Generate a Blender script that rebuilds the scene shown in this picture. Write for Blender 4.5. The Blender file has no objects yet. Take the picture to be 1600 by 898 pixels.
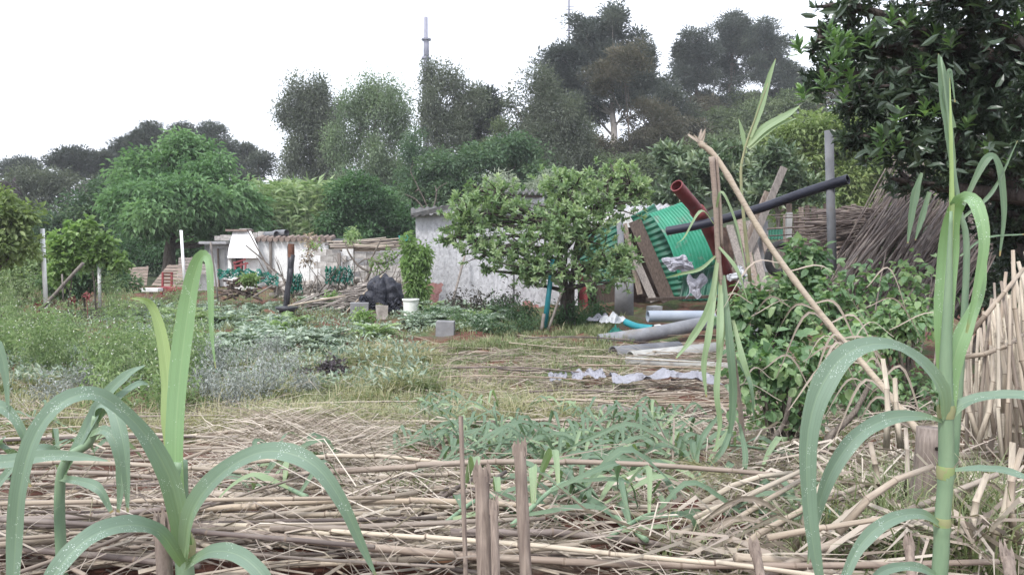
import bpy, math, random
import numpy as np
from mathutils import Vector, Matrix
sc = bpy.context.scene
R = math.radians
F = 1200.0; CAMZ = 1.6; PITCH = math.atan(74/1200.0)

# ---------------- camera, world, sun, exposure ----------------
cam = bpy.data.cameras.new('camera'); camo = bpy.data.objects.new('camera', cam)
sc.collection.objects.link(camo); sc.camera = camo
cam.sensor_width = 36; cam.lens = 27; cam.clip_start = .05; cam.clip_end = 2000
camo.location = (0, 0, CAMZ); camo.rotation_euler = (R(90)-PITCH, 0, 0)
w = bpy.data.worlds.new('World'); sc.world = w; w.use_nodes = True
nt = w.node_tree; nt.nodes.clear()
sky = nt.nodes.new('ShaderNodeTexSky'); sky.sky_type = 'NISHITA'; sky.sun_disc = False
sky.sun_elevation = R(52); sky.sun_rotation = R(215); sky.dust_density = 6; sky.ozone_density = 1
cloud = nt.nodes.new('ShaderNodeMix'); cloud.data_type = 'RGBA'
cloud.inputs[0].default_value = .86
nt.links.new(sky.outputs[0], cloud.inputs[6]); cloud.inputs[7].default_value = (8.5, 8.95, 9.9, 1)
bg = nt.nodes.new('ShaderNodeBackground'); bg.inputs[1].default_value = .085
wo = nt.nodes.new('ShaderNodeOutputWorld')
nt.links.new(cloud.outputs[2], bg.inputs[0]); nt.links.new(bg.outputs[0], wo.inputs[0])
sl = bpy.data.lights.new('sun', 'SUN'); sl.energy = 1.5; sl.angle = R(10); sl.color = (1, .98, .95)
so = bpy.data.objects.new('sun', sl); sc.collection.objects.link(so)
_d = Vector((math.sin(R(215))*math.cos(R(52)), math.cos(R(215))*math.cos(R(52)), math.sin(R(52))))
so.rotation_euler = _d.to_track_quat('Z', 'Y').to_euler(); so.location = (-10, -15, 40)
sc.view_settings.view_transform = 'Standard'; sc.view_settings.look = 'None'
sc.view_settings.exposure = 1.38; sc.view_settings.gamma = 1
sc.render.resolution_x = 1024; sc.render.resolution_y = 574

rng = np.random.default_rng(7); random.seed(7)
col = sc.collection
def U(a, b): return float(rng.uniform(a, b))
# ---------------- helpers ----------------
ca, sa = math.cos(PITCH), math.sin(PITCH)
def ray(px, py):
    u = (px-800)/F; v = (449-py)/F
    return np.array([u, ca+v*sa, -sa+v*ca])
def P(px, py, d):
    r = ray(px, py); t = d/r[1]
    return np.array([r[0]*t, d, CAMZ+r[2]*t])
def sstep(x, a, b):
    t = np.clip((x-a)/(b-a), 0, 1); return t*t*(3-2*t)
YS = [-50, 1.0, 2.0, 2.5, 3.8, 6.1, 8.5, 11, 24, 400]; ZS = [.8, .78, .74, .64, .44, .18, .04, 0, 0, 0]
def H(x, y):
    x = np.asarray(x, float); y = np.asarray(y, float)
    z = np.interp(y, YS, ZS)
    hill = 8.2*sstep(y, 30, 80)*sstep(x/np.maximum(y, 1), -.25, .26) + 3.6*sstep(y, 34, 72)
    z = z + hill
    b = .03*np.sin(3.1*x+1.3*y)+.025*np.sin(2.3*y-1.7*x+1)+.018*np.sin(7*x-3*y)+.014*np.sin(9*y+5*x+2)+.01*np.sin(17*x+4*y)*np.cos(13*y)
    return z + b*(1+.05*np.maximum(y-10, 0))
def Hs(x, y): return float(H(x, y))
def G(px, py):
    r = ray(px, py); t = .8
    while t < 150:
        q = r*t
        if CAMZ+q[2] < Hs(q[0], q[1]): break
        t *= 1.006
    return np.array([r[0]*t, r[1]*t, Hs(r[0]*t, r[1]*t)])
def gp(px, d):
    x = (px-800)/F*d; return np.array([x, d, Hs(x, d)])

def mesh_np(name, V, polys, mat=None, tint=None, rib=None, smooth=False):
    me = bpy.data.meshes.new(name); V = np.asarray(V, np.float32)
    me.vertices.add(len(V)); me.vertices.foreach_set('co', V.ravel())
    idx = np.concatenate([np.asarray(p, np.int32).ravel() for p in polys if len(p)])
    tot = np.concatenate([np.full(len(p), np.asarray(p).shape[1], np.int32) for p in polys if len(p)])
    st = np.concatenate([[0], np.cumsum(tot)[:-1]]).astype(np.int32)
    me.loops.add(len(idx)); me.loops.foreach_set('vertex_index', idx)
    me.polygons.add(len(tot)); me.polygons.foreach_set('loop_start', st); me.polygons.foreach_set('loop_total', tot)
    me.polygons.foreach_set('use_smooth', np.full(len(tot), bool(smooth)))
    me.update(calc_edges=True)
    if tint is not None:
        a = me.attributes.new('tint', 'FLOAT', 'POINT'); a.data.foreach_set('value', np.asarray(tint, np.float32))
    if rib is not None:
        a = me.attributes.new('rib', 'FLOAT_VECTOR', 'POINT'); a.data.foreach_set('vector', np.asarray(rib, np.float32).ravel())
    if mat: me.materials.append(mat)
    return me
class MB:
    def __init__(s): s.V = []; s.T = []; s.Q = []; s.t = []; s.r = []; s.n = 0
    def add(s, V, T=None, Q=None, tint=.5, rib=None):
        V = np.asarray(V, float).reshape(-1, 3); m = len(V)
        if T is not None and len(T): s.T.append(np.asarray(T, int)+s.n)
        if Q is not None and len(Q): s.Q.append(np.asarray(Q, int)+s.n)
        s.V.append(V); s.t.append(np.full(m, tint) if np.isscalar(tint) else np.asarray(tint))
        s.r.append(np.zeros((m, 3)) if rib is None else rib); s.n += m; return s
    def mesh(s, name, mat, smooth=False, origin=None):
        V = np.concatenate(s.V)
        if origin is not None: V = V-np.asarray(origin)
        pol = []
        if s.T: pol.append(np.concatenate(s.T))
        if s.Q: pol.append(np.concatenate(s.Q))
        return mesh_np(name, V, pol, mat, np.concatenate(s.t), np.concatenate(s.r), smooth)
    def obj(s, name, mat, parent=None, smooth=False, origin=None):
        """world-space vertices; with a parent at pure translation the vertices are stored relative to it"""
        if parent is not None:
            origin = np.array(parent_loc(parent))
        o = bpy.data.objects.new(name, s.mesh(name, mat, smooth, origin)); col.objects.link(o)
        if parent is not None: o.parent = parent
        elif origin is not None: o.location = origin
        return o
def parent_loc(o):
    l = np.zeros(3)
    while o is not None: l += np.array(o.location); o = o.parent
    return l
def tag(o, label=None, cat=None, group=None, kind=None):
    if label: o['label'] = label
    if cat: o['category'] = cat
    if group: o['group'] = group
    if kind: o['kind'] = kind
    return o
def thing(name, label, cat, loc, group=None):
    o = bpy.data.objects.new(name, None); col.objects.link(o); o.location = [float(v) for v in loc]
    o.empty_display_size = .1
    return tag(o, label, cat, group)
def unit(v): v = np.asarray(v, float); return v/(np.linalg.norm(v, axis=-1, keepdims=True)+1e-9)
def spline(pts, n):
    """Catmull-Rom through pts"""
    p = np.asarray(pts, float); k = len(p)
    if k == 2: return p[0]+(p[1]-p[0])*np.linspace(0, 1, n)[:, None]
    e = np.vstack([2*p[0]-p[1], p, 2*p[-1]-p[-2]])
    t = np.linspace(0, k-1-1e-6, n); i = t.astype(int); f = (t-i)[:, None]
    a, b, c, d = e[i], e[i+1], e[i+2], e[i+3]
    return .5*((2*b)+(c-a)*f+(2*a-5*b+4*c-d)*f**2+(3*b-a-3*c+d)*f**3)
def tube(mb, pts, rad, sides=6, cap=True, tint=.5, rough=0):
    p = np.asarray(pts, float); n = len(p); rad = np.broadcast_to(np.asarray(rad, float), (n,))
    t = unit(np.gradient(p, axis=0)); ref = np.array([0, 0, 1.]) if abs(t[0][2]) < .85 else np.array([1., 0, 0])
    a = unit(np.cross(t, ref)); b = np.cross(t, a)
    an = np.arange(sides)*2*math.pi/sides
    rr = rad[:, None]*(1+(rng.uniform(-rough, rough, (n, sides)) if rough else 0))
    V = p[:, None]+a[:, None]*(np.cos(an)*rr)[..., None]+b[:, None]*(np.sin(an)*rr)[..., None]
    i = np.arange(n-1)[:, None]*sides; j = np.arange(sides)[None]; j2 = (j+1) % sides
    Q = np.stack([i+j, i+j2, i+sides+j2, i+sides+j], -1).reshape(-1, 4)
    V = V.reshape(-1, 3); T = []
    if not np.isscalar(tint): tint = np.repeat(tint, sides)
    if cap:
        m = len(V); V = np.vstack([V, p[0], p[-1]])
        for k in range(sides):
            T.append((m, (k+1) % sides, k)); T.append((m+1, m-sides+k, m-sides+(k+1) % sides))
        if not np.isscalar(tint): tint = np.append(tint, [tint[0], tint[-1]])
    mb.add(V, T, Q, tint); return mb
def limb(mb, p0, p1, r0, r1, n=7, wob=.05, sides=6, tint=.5, sag=0):
    p0 = np.asarray(p0, float); p1 = np.asarray(p1, float); L = np.linalg.norm(p1-p0)
    m = p0+(p1-p0)*np.linspace(0, 1, n)[:, None]
    o = np.cumsum(rng.normal(0, wob*L/n, (n, 3)), axis=0); e = np.linspace(0, 1, n)[:, None]
    o = o-o[0]-(o[-1]-o[0])*e
    m = m+o; m[:, 2] += sag*4*(e*(1-e))[:, 0]
    tube(mb, m, np.linspace(r0, r1, n), sides, True, tint, .08 if r0 > .03 else 0); return m
def box(mb, lo, hi, tint=.5):
    x0, y0, z0 = lo; x1, y1, z1 = hi
    V = [(x0,y0,z0),(x1,y0,z0),(x1,y1,z0),(x0,y1,z0),(x0,y0,z1),(x1,y0,z1),(x1,y1,z1),(x0,y1,z1)]
    Q = [(0,3,2,1),(4,5,6,7),(0,1,5,4),(1,2,6,5),(2,3,7,6),(3,0,4,7)]
    mb.add(V, None, Q, tint); return mb
def bar(mb, p0, p1, wd, th, up=(0, 0, 1), tint=.5, jit=0):
    """rectangular beam from p0 to p1"""
    p0 = np.asarray(p0, float); p1 = np.asarray(p1, float); t = unit(p1-p0); s = unit(np.cross(t, up)); u = np.cross(s, t)
    V = []
    for p in (p0, p1):
        for a, b in ((-1,-1),(1,-1),(1,1),(-1,1)):
            V.append(p+s*a*wd/2+u*b*th/2+(rng.normal(0, jit, 3) if jit else 0))
    Q = [(3,2,1,0),(4,5,6,7),(0,1,5,4),(1,2,6,5),(2,3,7,6),(3,0,4,7)]
    mb.add(V, None, Q, tint); return mb
def rand_dirs(n):
    return unit(rng.normal(size=(n, 3)))
def leaves(mb, c, d, L, W, fold=.3, droop=.15, big=False, tint=None, up=None):
    c = np.asarray(c); n = len(c); d = unit(d); L = np.broadcast_to(L, (n,))[:, None]; W = np.broadcast_to(W, (n,))[:, None]
    ref = rand_dirs(n)*.7+np.array([0, 0, 1.]) if up is None else up+rand_dirs(n)*.3
    s = unit(np.cross(d, ref)); nn = np.cross(s, d)
    tint = rng.random(n) if tint is None else tint
    k = np.arange(n)[:, None]
    if not big:
        V = np.stack([c, c+d*L*.45+s*W/2+nn*W*fold, c+d*L-nn*L*droop, c+d*L*.45-s*W/2+nn*W*fold], 1)
        T = np.concatenate([k*4+np.array([0, 1, 2]), k*4+np.array([0, 2, 3])]); 
        mb.add(V.reshape(-1, 3), T, None, np.repeat(tint, 4))
    else:
        V = np.stack([c, c+d*L*.3+s*W*.42+nn*W*fold, c+d*L*.3, c+d*L*.3-s*W*.42+nn*W*fold,
                      c+d*L*.65+s*W*.46+nn*(W*fold*.8-L*droop*.4), c+d*L*.66-nn*L*droop*.4, c+d*L*.65-s*W*.46+nn*(W*fold*.8-L*droop*.4), c+d*L-nn*L*droop], 1)
        T = np.concatenate([k*8+np.array(a) for a in ([0,1,2],[0,2,3],[4,7,5],[5,7,6])])
        Q = np.concatenate([k*8+np.array(a) for a in ([1,4,5,2],[2,5,6,3])])
        mb.add(V.reshape(-1, 3), T, Q, np.repeat(tint, 8))
    return mb
def blades(mb, p0, p1, p2, w_, side, tint=None):
    n = len(p0); w_ = np.broadcast_to(w_, (n,))[:, None]; side = unit(side)
    V = np.stack([p0-side*w_/2, p0+side*w_/2, p1+side*w_*.42, p1-side*w_*.42, p2], 1); k = np.arange(n)[:, None]*5
    tint = rng.random(n) if tint is None else tint
    mb.add(V.reshape(-1, 3), k+np.array([3, 2, 4]), k+np.array([0, 1, 2, 3]), np.repeat(tint, 5)); return mb
def tufts(mb, cen, per, h, spread, wd, lean=.5, tint=None):
    """grass: cen (N,3) tuft centres"""
    n = len(cen); c = np.repeat(cen, per, 0); m = len(c)
    h_ = np.repeat(np.broadcast_to(h, (n,)), per)*rng.uniform(.5, 1.1, m)
    a = rng.uniform(0, 2*math.pi, m); dr = np.stack([np.cos(a), np.sin(a), np.zeros(m)], 1)
    ln = rng.uniform(.1, 1, m)[:, None]*lean
    p0 = c+dr*rng.uniform(0, 1, m)[:, None]*spread
    p1 = p0+dr*ln*h_[:, None]*.45+np.array([0, 0, 1])*h_[:, None]*.6
    p2 = p0+dr*ln*h_[:, None]*1.3+np.array([0, 0, 1])*h_[:, None]*(1-.35*ln)
    sd = np.stack([-dr[:, 1], dr[:, 0], np.zeros(m)], 1)+rng.normal(0, .3, (m, 3))
    tt = np.clip((np.repeat(rng.random(n), per) if tint is None else np.repeat(tint, per))*.7+rng.random(m)*.3, 0, 1)
    return blades(mb, p0, p1, p2, wd, sd, tt)
def where(px, names, x0=0, x1=1600):
    return names[int(max(0, min(len(names)-1, (px-x0)/(x1-x0)*len(names))))]
def lab(o, txt): o['label'] = txt; return o
def copy(o, loc=None, rot=None, scale=None, label=None, group=None, parent=None, top=True):
    c = o.copy(); col.objects.link(c)
    if top:
        if loc is not None: c.location = [float(v) for v in loc]
        if rot is not None: c.rotation_euler = rot
        if scale is not None: c.scale = scale if hasattr(scale, '__len__') else (scale,)*3
        if label: c['label'] = label
        if group: c['group'] = group
    else: c.parent = parent
    for ch in o.children: copy(ch, parent=c, top=False)
    return c

# ---------------- materials ----------------
def mat(name, rough=.8, spec=.3):
    m = bpy.data.materials.new(name); m.use_nodes = True; t = m.node_tree; t.nodes.clear()
    o = t.nodes.new('ShaderNodeOutputMaterial'); b = t.nodes.new('ShaderNodeBsdfPrincipled')
    b.inputs['Roughness'].default_value = rough; b.inputs['Specular IOR Level'].default_value = spec
    t.links.new(b.outputs[0], o.inputs[0]); return m, t, b, o
def ramp(t, fac, stops):
    r = t.nodes.new('ShaderNodeValToRGB'); e = r.color_ramp.elements
    e[0].position = stops[0][0]; e[0].color = (*stops[0][1], 1); e[1].position = stops[-1][0]; e[1].color = (*stops[-1][1], 1)
    for p, c in stops[1:-1]: k = e.new(p); k.color = (*c, 1)
    t.links.new(fac, r.inputs[0]); return r.outputs[0]
def noise(t, scale, detail=4, coord='Object', dist=0, vec=None, rough=.55):
    n = t.nodes.new('ShaderNodeTexNoise'); n.inputs['Scale'].default_value = scale; n.inputs['Detail'].default_value = detail
    n.inputs['Distortion'].default_value = dist; n.inputs['Roughness'].default_value = rough
    if vec is None:
        c = t.nodes.new('ShaderNodeTexCoord'); vec = c.outputs[coord]
    t.links.new(vec, n.inputs['Vector']); return n.outputs['Fac']
def mapping(t, scale, coord='Object', rot=(0, 0, 0)):
    c = t.nodes.new('ShaderNodeTexCoord'); m = t.nodes.new('ShaderNodeMapping'); m.inputs['Scale'].default_value = scale
    m.inputs['Rotation'].default_value = rot; t.links.new(c.outputs[coord], m.inputs[0]); return m.outputs[0]
def mix(t, fac, a, b, mode='MIX'):
    m = t.nodes.new('ShaderNodeMix'); m.data_type = 'RGBA'; m.blend_type = mode
    for s, v in ((m.inputs[0], fac), (m.inputs[6], a), (m.inputs[7], b)):
        if hasattr(v, 'links') or isinstance(v, bpy.types.NodeSocket): t.links.new(v, s)
        elif np.isscalar(v): s.default_value = v
        else: s.default_value = (*v, 1)
    return m.outputs[2]
def mth(t, op, a, b=0.):
    m = t.nodes.new('ShaderNodeMath'); m.operation = op
    for s, v in ((m.inputs[0], a), (m.inputs[1], b)):
        if isinstance(v, bpy.types.NodeSocket): t.links.new(v, s)
        else: s.default_value = v
    return m.outputs[0]
def attr(t, name, out='Fac'):
    a = t.nodes.new('ShaderNodeAttribute'); a.attribute_name = name; return a.outputs[out]
def bump(t, b, h, strength=.4, dist=.01):
    n = t.nodes.new('ShaderNodeBump'); n.inputs['Strength'].default_value = strength; n.inputs['Distance'].default_value = dist
    t.links.new(h, n.inputs['Height']); t.links.new(n.outputs[0], b.inputs['Normal'])
def leafmat(name, c0, c1, c2=None, rough=.55, trans=.3, spec=.35, tsat=1.3):
    m, t, b, o = mat(name, rough, spec)
    st = [(0, c0), (1, c1)] if c2 is None else [(0, c0), (.5, c1), (1, c2)]
    c = ramp(t, attr(t, 'tint'), st)
    oi = t.nodes.new('ShaderNodeObjectInfo')
    hs = t.nodes.new('ShaderNodeHueSaturation'); t.links.new(c, hs.inputs['Color'])
    t.links.new(mth(t, 'ADD', mth(t, 'MULTIPLY', oi.outputs['Random'], .3), .85), hs.inputs['Value'])
    t.links.new(hs.outputs[0], b.inputs['Base Color'])
    tr = t.nodes.new('ShaderNodeBsdfTranslucent'); g = mix(t, 1., hs.outputs[0], (tsat*1.05, tsat*1.15, tsat*.65), 'MULTIPLY')
    t.links.new(g, tr.inputs[0]); ms = t.nodes.new('ShaderNodeMixShader'); ms.inputs[0].default_value = trans
    t.links.new(b.outputs[0], ms.inputs[1]); t.links.new(tr.outputs[0], ms.inputs[2]); t.links.new(ms.outputs[0], o.inputs[0])
    return m
def solid(name, c0, c1, scale=6, rough=.8, spec=.3, bmp=.3, bd=.01, stretch=None, detail=5, stain=None, metal=0):
    m, t, b, o = mat(name, rough, spec)
    v = mapping(t, stretch) if stretch else None
    n = noise(t, scale, detail, vec=v)
    c = ramp(t, n, [(.32, c0), (.68, c1)])
    oi = t.nodes.new('ShaderNodeObjectInfo')
    hs = t.nodes.new('ShaderNodeHueSaturation')
    t.links.new(mth(t, 'ADD', mth(t, 'MULTIPLY', oi.outputs['Random'], .36), .82), hs.inputs['Value'])
    if stain:
        n2 = noise(t, stain[1], 6, vec=v); k = ramp(t, n2, [(stain[2], (0, 0, 0)), (stain[2]+.12, (1, 1, 1))])
        c = mix(t, k, c, stain[0])
    t.links.new(c, hs.inputs['Color']); t.links.new(hs.outputs[0], b.inputs['Base Color'])
    b.inputs['Metallic'].default_value = metal
    if bmp: bump(t, b, noise(t, scale*4, 6, vec=v), bmp, bd)
    return m
M = {}
# ground: red-brown garden soil with straw litter and mossy green
m, t, b, o = mat('soil', .95, .1)
soil = ramp(t, noise(t, 9, 8), [(.3, (.07, .033, .025)), (.55, (.15, .07, .052)), (.75, (.24, .14, .11))])
green = ramp(t, noise(t, 14, 6), [(.3, (.05, .075, .03)), (.7, (.13, .16, .075))])
straw = ramp(t, noise(t, 60, 6, vec=mapping(t, (.5, 2.2, 1))), [(.35, (.06, .04, .03)), (.65, (.2, .155, .12))])
gm = ramp(t, noise(t, .9, 6, rough=.7), [(.46, (0, 0, 0)), (.56, (1, 1, 1))])
sm_ = ramp(t, noise(t, 1.7, 7, rough=.7), [(.5, (0, 0, 0)), (.6, (1, 1, 1))])
sp = t.nodes.new('ShaderNodeSeparateXYZ'); tc = t.nodes.new('ShaderNodeTexCoord'); t.links.new(tc.outputs['Object'], sp.inputs[0])
near = mth(t, 'LESS_THAN', sp.outputs[1], 26.); gm = mix(t, mth(t, 'LESS_THAN', sp.outputs[1], 4.6), gm, (0, 0, 0))
c = mix(t, gm, soil, green); c = mix(t, sm_, c, straw); c = mix(t, near, (.055, .07, .04), c)
t.links.new(c, b.inputs['Base Color']); bump(t, b, noise(t, 30, 9, rough=.7), .9, .04); M['soil'] = m
def reedleaf(name, ca_, cb_, rib=(.42, .5, .3), drops=True):
    m, t, b, o = mat(name, .55, .35)
    at = t.nodes.new('ShaderNodeAttribute'); at.attribute_name = 'rib'
    s = t.nodes.new('ShaderNodeSeparateXYZ'); t.links.new(at.outputs['Vector'], s.inputs[0])
    base = ramp(t, s.outputs[1], [(0, cb_), (.22, ca_), (.8, ca_), (1, tuple(x*1.25 for x in ca_))])
    n = noise(t, 18, 4)
    base = mix(t, mth(t, 'MULTIPLY', n, .5), base, tuple(x*.62 for x in ca_))
    vein = t.nodes.new('ShaderNodeMath'); vein.operation = 'SINE'
    t.links.new(mth(t, 'MULTIPLY', s.outputs[0], 120.), vein.inputs[0])
    base = mix(t, mth(t, 'ADD', mth(t, 'MULTIPLY', vein.outputs[0], .07), .07), base, tuple(min(1, x*1.9) for x in ca_))
    mid = mth(t, 'LESS_THAN', mth(t, 'ABSOLUTE', mth(t, 'SUBTRACT', s.outputs[0], .5)), .035)
    base = mix(t, mth(t, 'MULTIPLY', mid, .13), base, rib)
    sv = t.nodes.new('ShaderNodeMapping'); sv.inputs['Scale'].default_value = (26, 2.2, 1); t.links.new(at.outputs['Vector'], sv.inputs[0])
    sn = noise(t, 1, 5, vec=sv.outputs[0], rough=.6); base = mix(t, ramp(t, sn, [(.35, (.0, .0, .0)), (.75, (.55, .55, .55))]), base, tuple(x*1.5 for x in ca_))
    edge = mth(t, 'GREATER_THAN', mth(t, 'ADD', mth(t, 'ABSOLUTE', mth(t, 'SUBTRACT', s.outputs[0], .5)), mth(t, 'MULTIPLY', noise(t, 30, 5), .05)), .522)
    base = mix(t, mth(t, 'MULTIPLY', edge, .6), base, (.34, .3, .18))
    tip = ramp(t, mth(t, 'ADD', mth(t, 'SUBTRACT', s.outputs[1], .52), mth(t, 'MULTIPLY', noise(t, 40, 3), .1)), [(.5, (0, 0, 0)), (.53, (1, 1, 1))])
    base = mix(t, tip, base, (.3, .22, .1))
    if drops:
        v = t.nodes.new('ShaderNodeTexVoronoi'); v.inputs['Scale'].default_value = 430
        c_ = t.nodes.new('ShaderNodeTexCoord'); t.links.new(c_.outputs['Object'], v.inputs['Vector'])
        sel = mth(t, 'MULTIPLY', mth(t, 'LESS_THAN', v.outputs['Distance'], .26), mth(t, 'GREATER_THAN', noise(t, 30, 4, rough=.7), .56))
        base = mix(t, mth(t, 'MULTIPLY', sel, .6), base, (.6, .66, .66))
    t.links.new(base, b.inputs['Base Color'])
    bump(t, b, vein.outputs[0], .12, .0006)
    tr = t.nodes.new('ShaderNodeBsdfTranslucent'); t.links.new(mix(t, 1., base, (1.3, 1.5, .7), 'MULTIPLY'), tr.inputs[0])
    ms = t.nodes.new('ShaderNodeMixShader'); ms.inputs[0].default_value = .25
    t.links.new(b.outputs[0], ms.inputs[1]); t.links.new(tr.outputs[0], ms.inputs[2]); t.links.new(ms.outputs[0], o.inputs[0])
    return m
M['reed'] = reedleaf('reed_leaf', (.15, .215, .165), (.2, .28, .12))
M['reed_green'] = reedleaf('green_reed_leaf', (.17, .27, .14), (.22, .32, .12))
M['reed_yel'] = reedleaf('reed_leaf_yellowing', (.25, .33, .15), (.28, .34, .14), drops=False)
M['reed_cut'] = reedleaf('cut_reed_leaf', (.11, .165, .11), (.15, .2, .12), drops=False)
M['reed_dull'] = reedleaf('wilting_reed_leaf', (.2, .27, .16), (.26, .3, .17), drops=False)
M['stem'] = solid('reed_stem', (.11, .18, .11), (.19, .27, .165), 10, .5, .4, .1, stretch=(3, 3, .6))
def canemat(name, cs, node=(.17, .13, .1)):
    m, t, b, o = mat(name, .6, .3)
    oi = t.nodes.new('ShaderNodeObjectInfo'); c = ramp(t, oi.outputs['Random'], cs)
    v = mapping(t, (1.5, 30, 30)); n = noise(t, 4, 6, vec=v); 
    c = mix(t, ramp(t, n, [(.45, (0, 0, 0)), (.8, (.7, .7, .7))]), c, (.12, .09, .08))
    n2 = noise(t, 6, 3); c = mix(t, ramp(t, n2, [(.5, (0, 0, 0)), (.8, (.6, .6, .6))]), c, (.4, .35, .29))
    c = mix(t, mth(t, 'LESS_THAN', attr(t, 'tint'), .2), c, node)
    t.links.new(c, b.inputs['Base Color']); bump(t, b, n, .5, .003); return m
M['cane'] = canemat('dry_cane', [(0, (.22, .18, .14)), (.2, (.46, .4, .31)), (.4, (.13, .1, .085)), (.6, (.4, .35, .29)), (.75, (.24, .19, .155)), (.9, (.34, .27, .2)), (1, (.56, .5, .4))])
M['cane_dark'] = canemat('weathered_cane', [(0, (.09, .07, .065)), (.4, (.14, .11, .1)), (.7, (.07, .055, .05)), (1, (.2, .165, .15))])
def stubmat(name, c0, c1):
    m, t, b, o = mat(name, .65, .3); n = noise(t, 3, 7, vec=mapping(t, (45, 45, 2.2)), rough=.65)
    c = ramp(t, n, [(.3, c0), (.6, c1), (.8, tuple(x*1.3 for x in c1))]); c = mix(t, ramp(t, noise(t, 9, 4), [(.45, (0, 0, 0)), (.7, (.6, .6, .6))]), c, (.13, .1, .085))
    t.links.new(c, b.inputs['Base Color']); bump(t, b, n, .8, .002); return m
M['stub'] = stubmat('cut_cane_stub', (.13, .1, .085), (.3, .245, .205))
M['stump'] = stubmat('grey_woody_stump', (.1, .08, .07), (.24, .2, .175))
M['cane_fresh'] = canemat('straw_cane', [(0, (.4, .34, .26)), (.5, (.3, .245, .19)), (1, (.45, .4, .32))])
M['straw'] = leafmat('dry_reed_leaf', (.13, .105, .09), (.32, .27, .23), (.5, .45, .39), .7, .15, .2, 1.)
M['straw_mid'] = leafmat('trodden_straw', (.17, .12, .09), (.32, .25, .18), (.46, .39, .3), .8, .1, .2, 1.)
M['bark'] = solid('bark', (.09, .075, .065), (.22, .19, .165), 5, .9, .1, .8, .03, (6, 6, 1))
M['bark_pale'] = solid('pale_bark', (.28, .25, .23), (.45, .41, .38), 4, .9, .1, .5, .02, (5, 5, 1))
M['bark_dark'] = solid('dark_bark', (.045, .038, .035), (.12, .1, .09), 5, .9, .1, .8, .03, (6, 6, 1))
L_ = leafmat
M['pine'] = L_('pine_needles', (.04, .055, .05), (.07, .085, .072), (.11, .125, .095), .6, .15)
M['pine_blue'] = L_('blue_pine_needles', (.055, .07, .068), (.09, .108, .098), (.13, .15, .125), .6, .15)
M['pine_brown'] = L_('browning_pine_needles', (.06, .065, .045), (.11, .105, .075), (.16, .14, .1), .7, .15)
M['poplar'] = L_('poplar_leaves', (.085, .125, .075), (.145, .195, .12), (.21, .27, .175), .5, .3)
M['poplar_grey'] = L_('grey_poplar_leaves', (.07, .09, .065), (.12, .14, .105), (.175, .2, .15), .5, .25)
M['fig'] = L_('walnut_leaves', (.07, .14, .065), (.12, .21, .105), (.2, .31, .17), .5, .35)
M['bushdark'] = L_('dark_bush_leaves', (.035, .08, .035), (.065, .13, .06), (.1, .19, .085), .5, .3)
M['bushmid'] = L_('mid_green_leaves', (.05, .1, .055), (.09, .155, .085), (.15, .22, .12), .5, .3)
M['scrub'] = L_('scrub_leaves', (.07, .1, .055), (.125, .165, .09), (.2, .24, .14), .6, .3)
M['yellowgreen'] = L_('yellow_green_leaves', (.1, .15, .055), (.19, .25, .1), (.3, .35, .17), .55, .35)
M['loquat'] = L_('loquat_leaves', (.06, .1, .055), (.12, .17, .1), (.24, .29, .18), .4, .2, .5)
M['olive'] = L_('silver_leaves', (.2, .24, .19), (.3, .34, .28), (.4, .43, .37), .5, .2)
M['fruit'] = L_('fruit_tree_leaves', (.13, .21, .1), (.24, .34, .17), (.4, .48, .29), .45, .35, .45)
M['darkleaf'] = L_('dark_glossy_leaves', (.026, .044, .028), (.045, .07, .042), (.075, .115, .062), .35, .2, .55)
M['darkleaf2'] = L_('fresh_dark_leaves', (.06, .11, .05), (.1, .18, .07), (.16, .26, .09), .35, .3, .55)
M['bramble'] = L_('bramble_leaves', (.08, .15, .075), (.15, .25, .125), (.3, .4, .2), .45, .35, .45)
M['vine'] = L_('vine_leaves', (.12, .2, .07), (.2, .3, .12), (.3, .4, .19), .5, .4)
M['weed'] = L_('weed_leaves', (.13, .2, .09), (.22, .3, .15), (.36, .42, .26), .6, .3)
M['artichoke'] = L_('artichoke_leaves', (.12, .17, .13), (.23, .29, .23), (.42, .48, .4), .6, .2)
M['wormwood'] = L_('wormwood_leaves', (.22, .24, .23), (.32, .34, .33), (.43, .45, .44), .7, .15, tsat=1.)
M['purple'] = L_('purple_leaves', (.06, .045, .06), (.1, .085, .1), (.15, .14, .14), .6, .2, tsat=1.)
M['grass'] = L_('grass_blades', (.09, .13, .055), (.18, .215, .11), (.36, .34, .23), .6, .3)
M['grass_pale'] = L_('pale_grass_blades', (.17, .18, .09), (.29, .275, .16), (.42, .38, .27), .6, .3)
M['white_flower'] = L_('white_petals', (.6, .6, .6), (.75, .75, .72), (.8, .8, .8), .6, .2, tsat=1.)
M['wilt'] = L_('wilted_leaves', (.03, .028, .025), (.06, .055, .045), (.1, .085, .07), .7, .1, tsat=1.)
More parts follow.
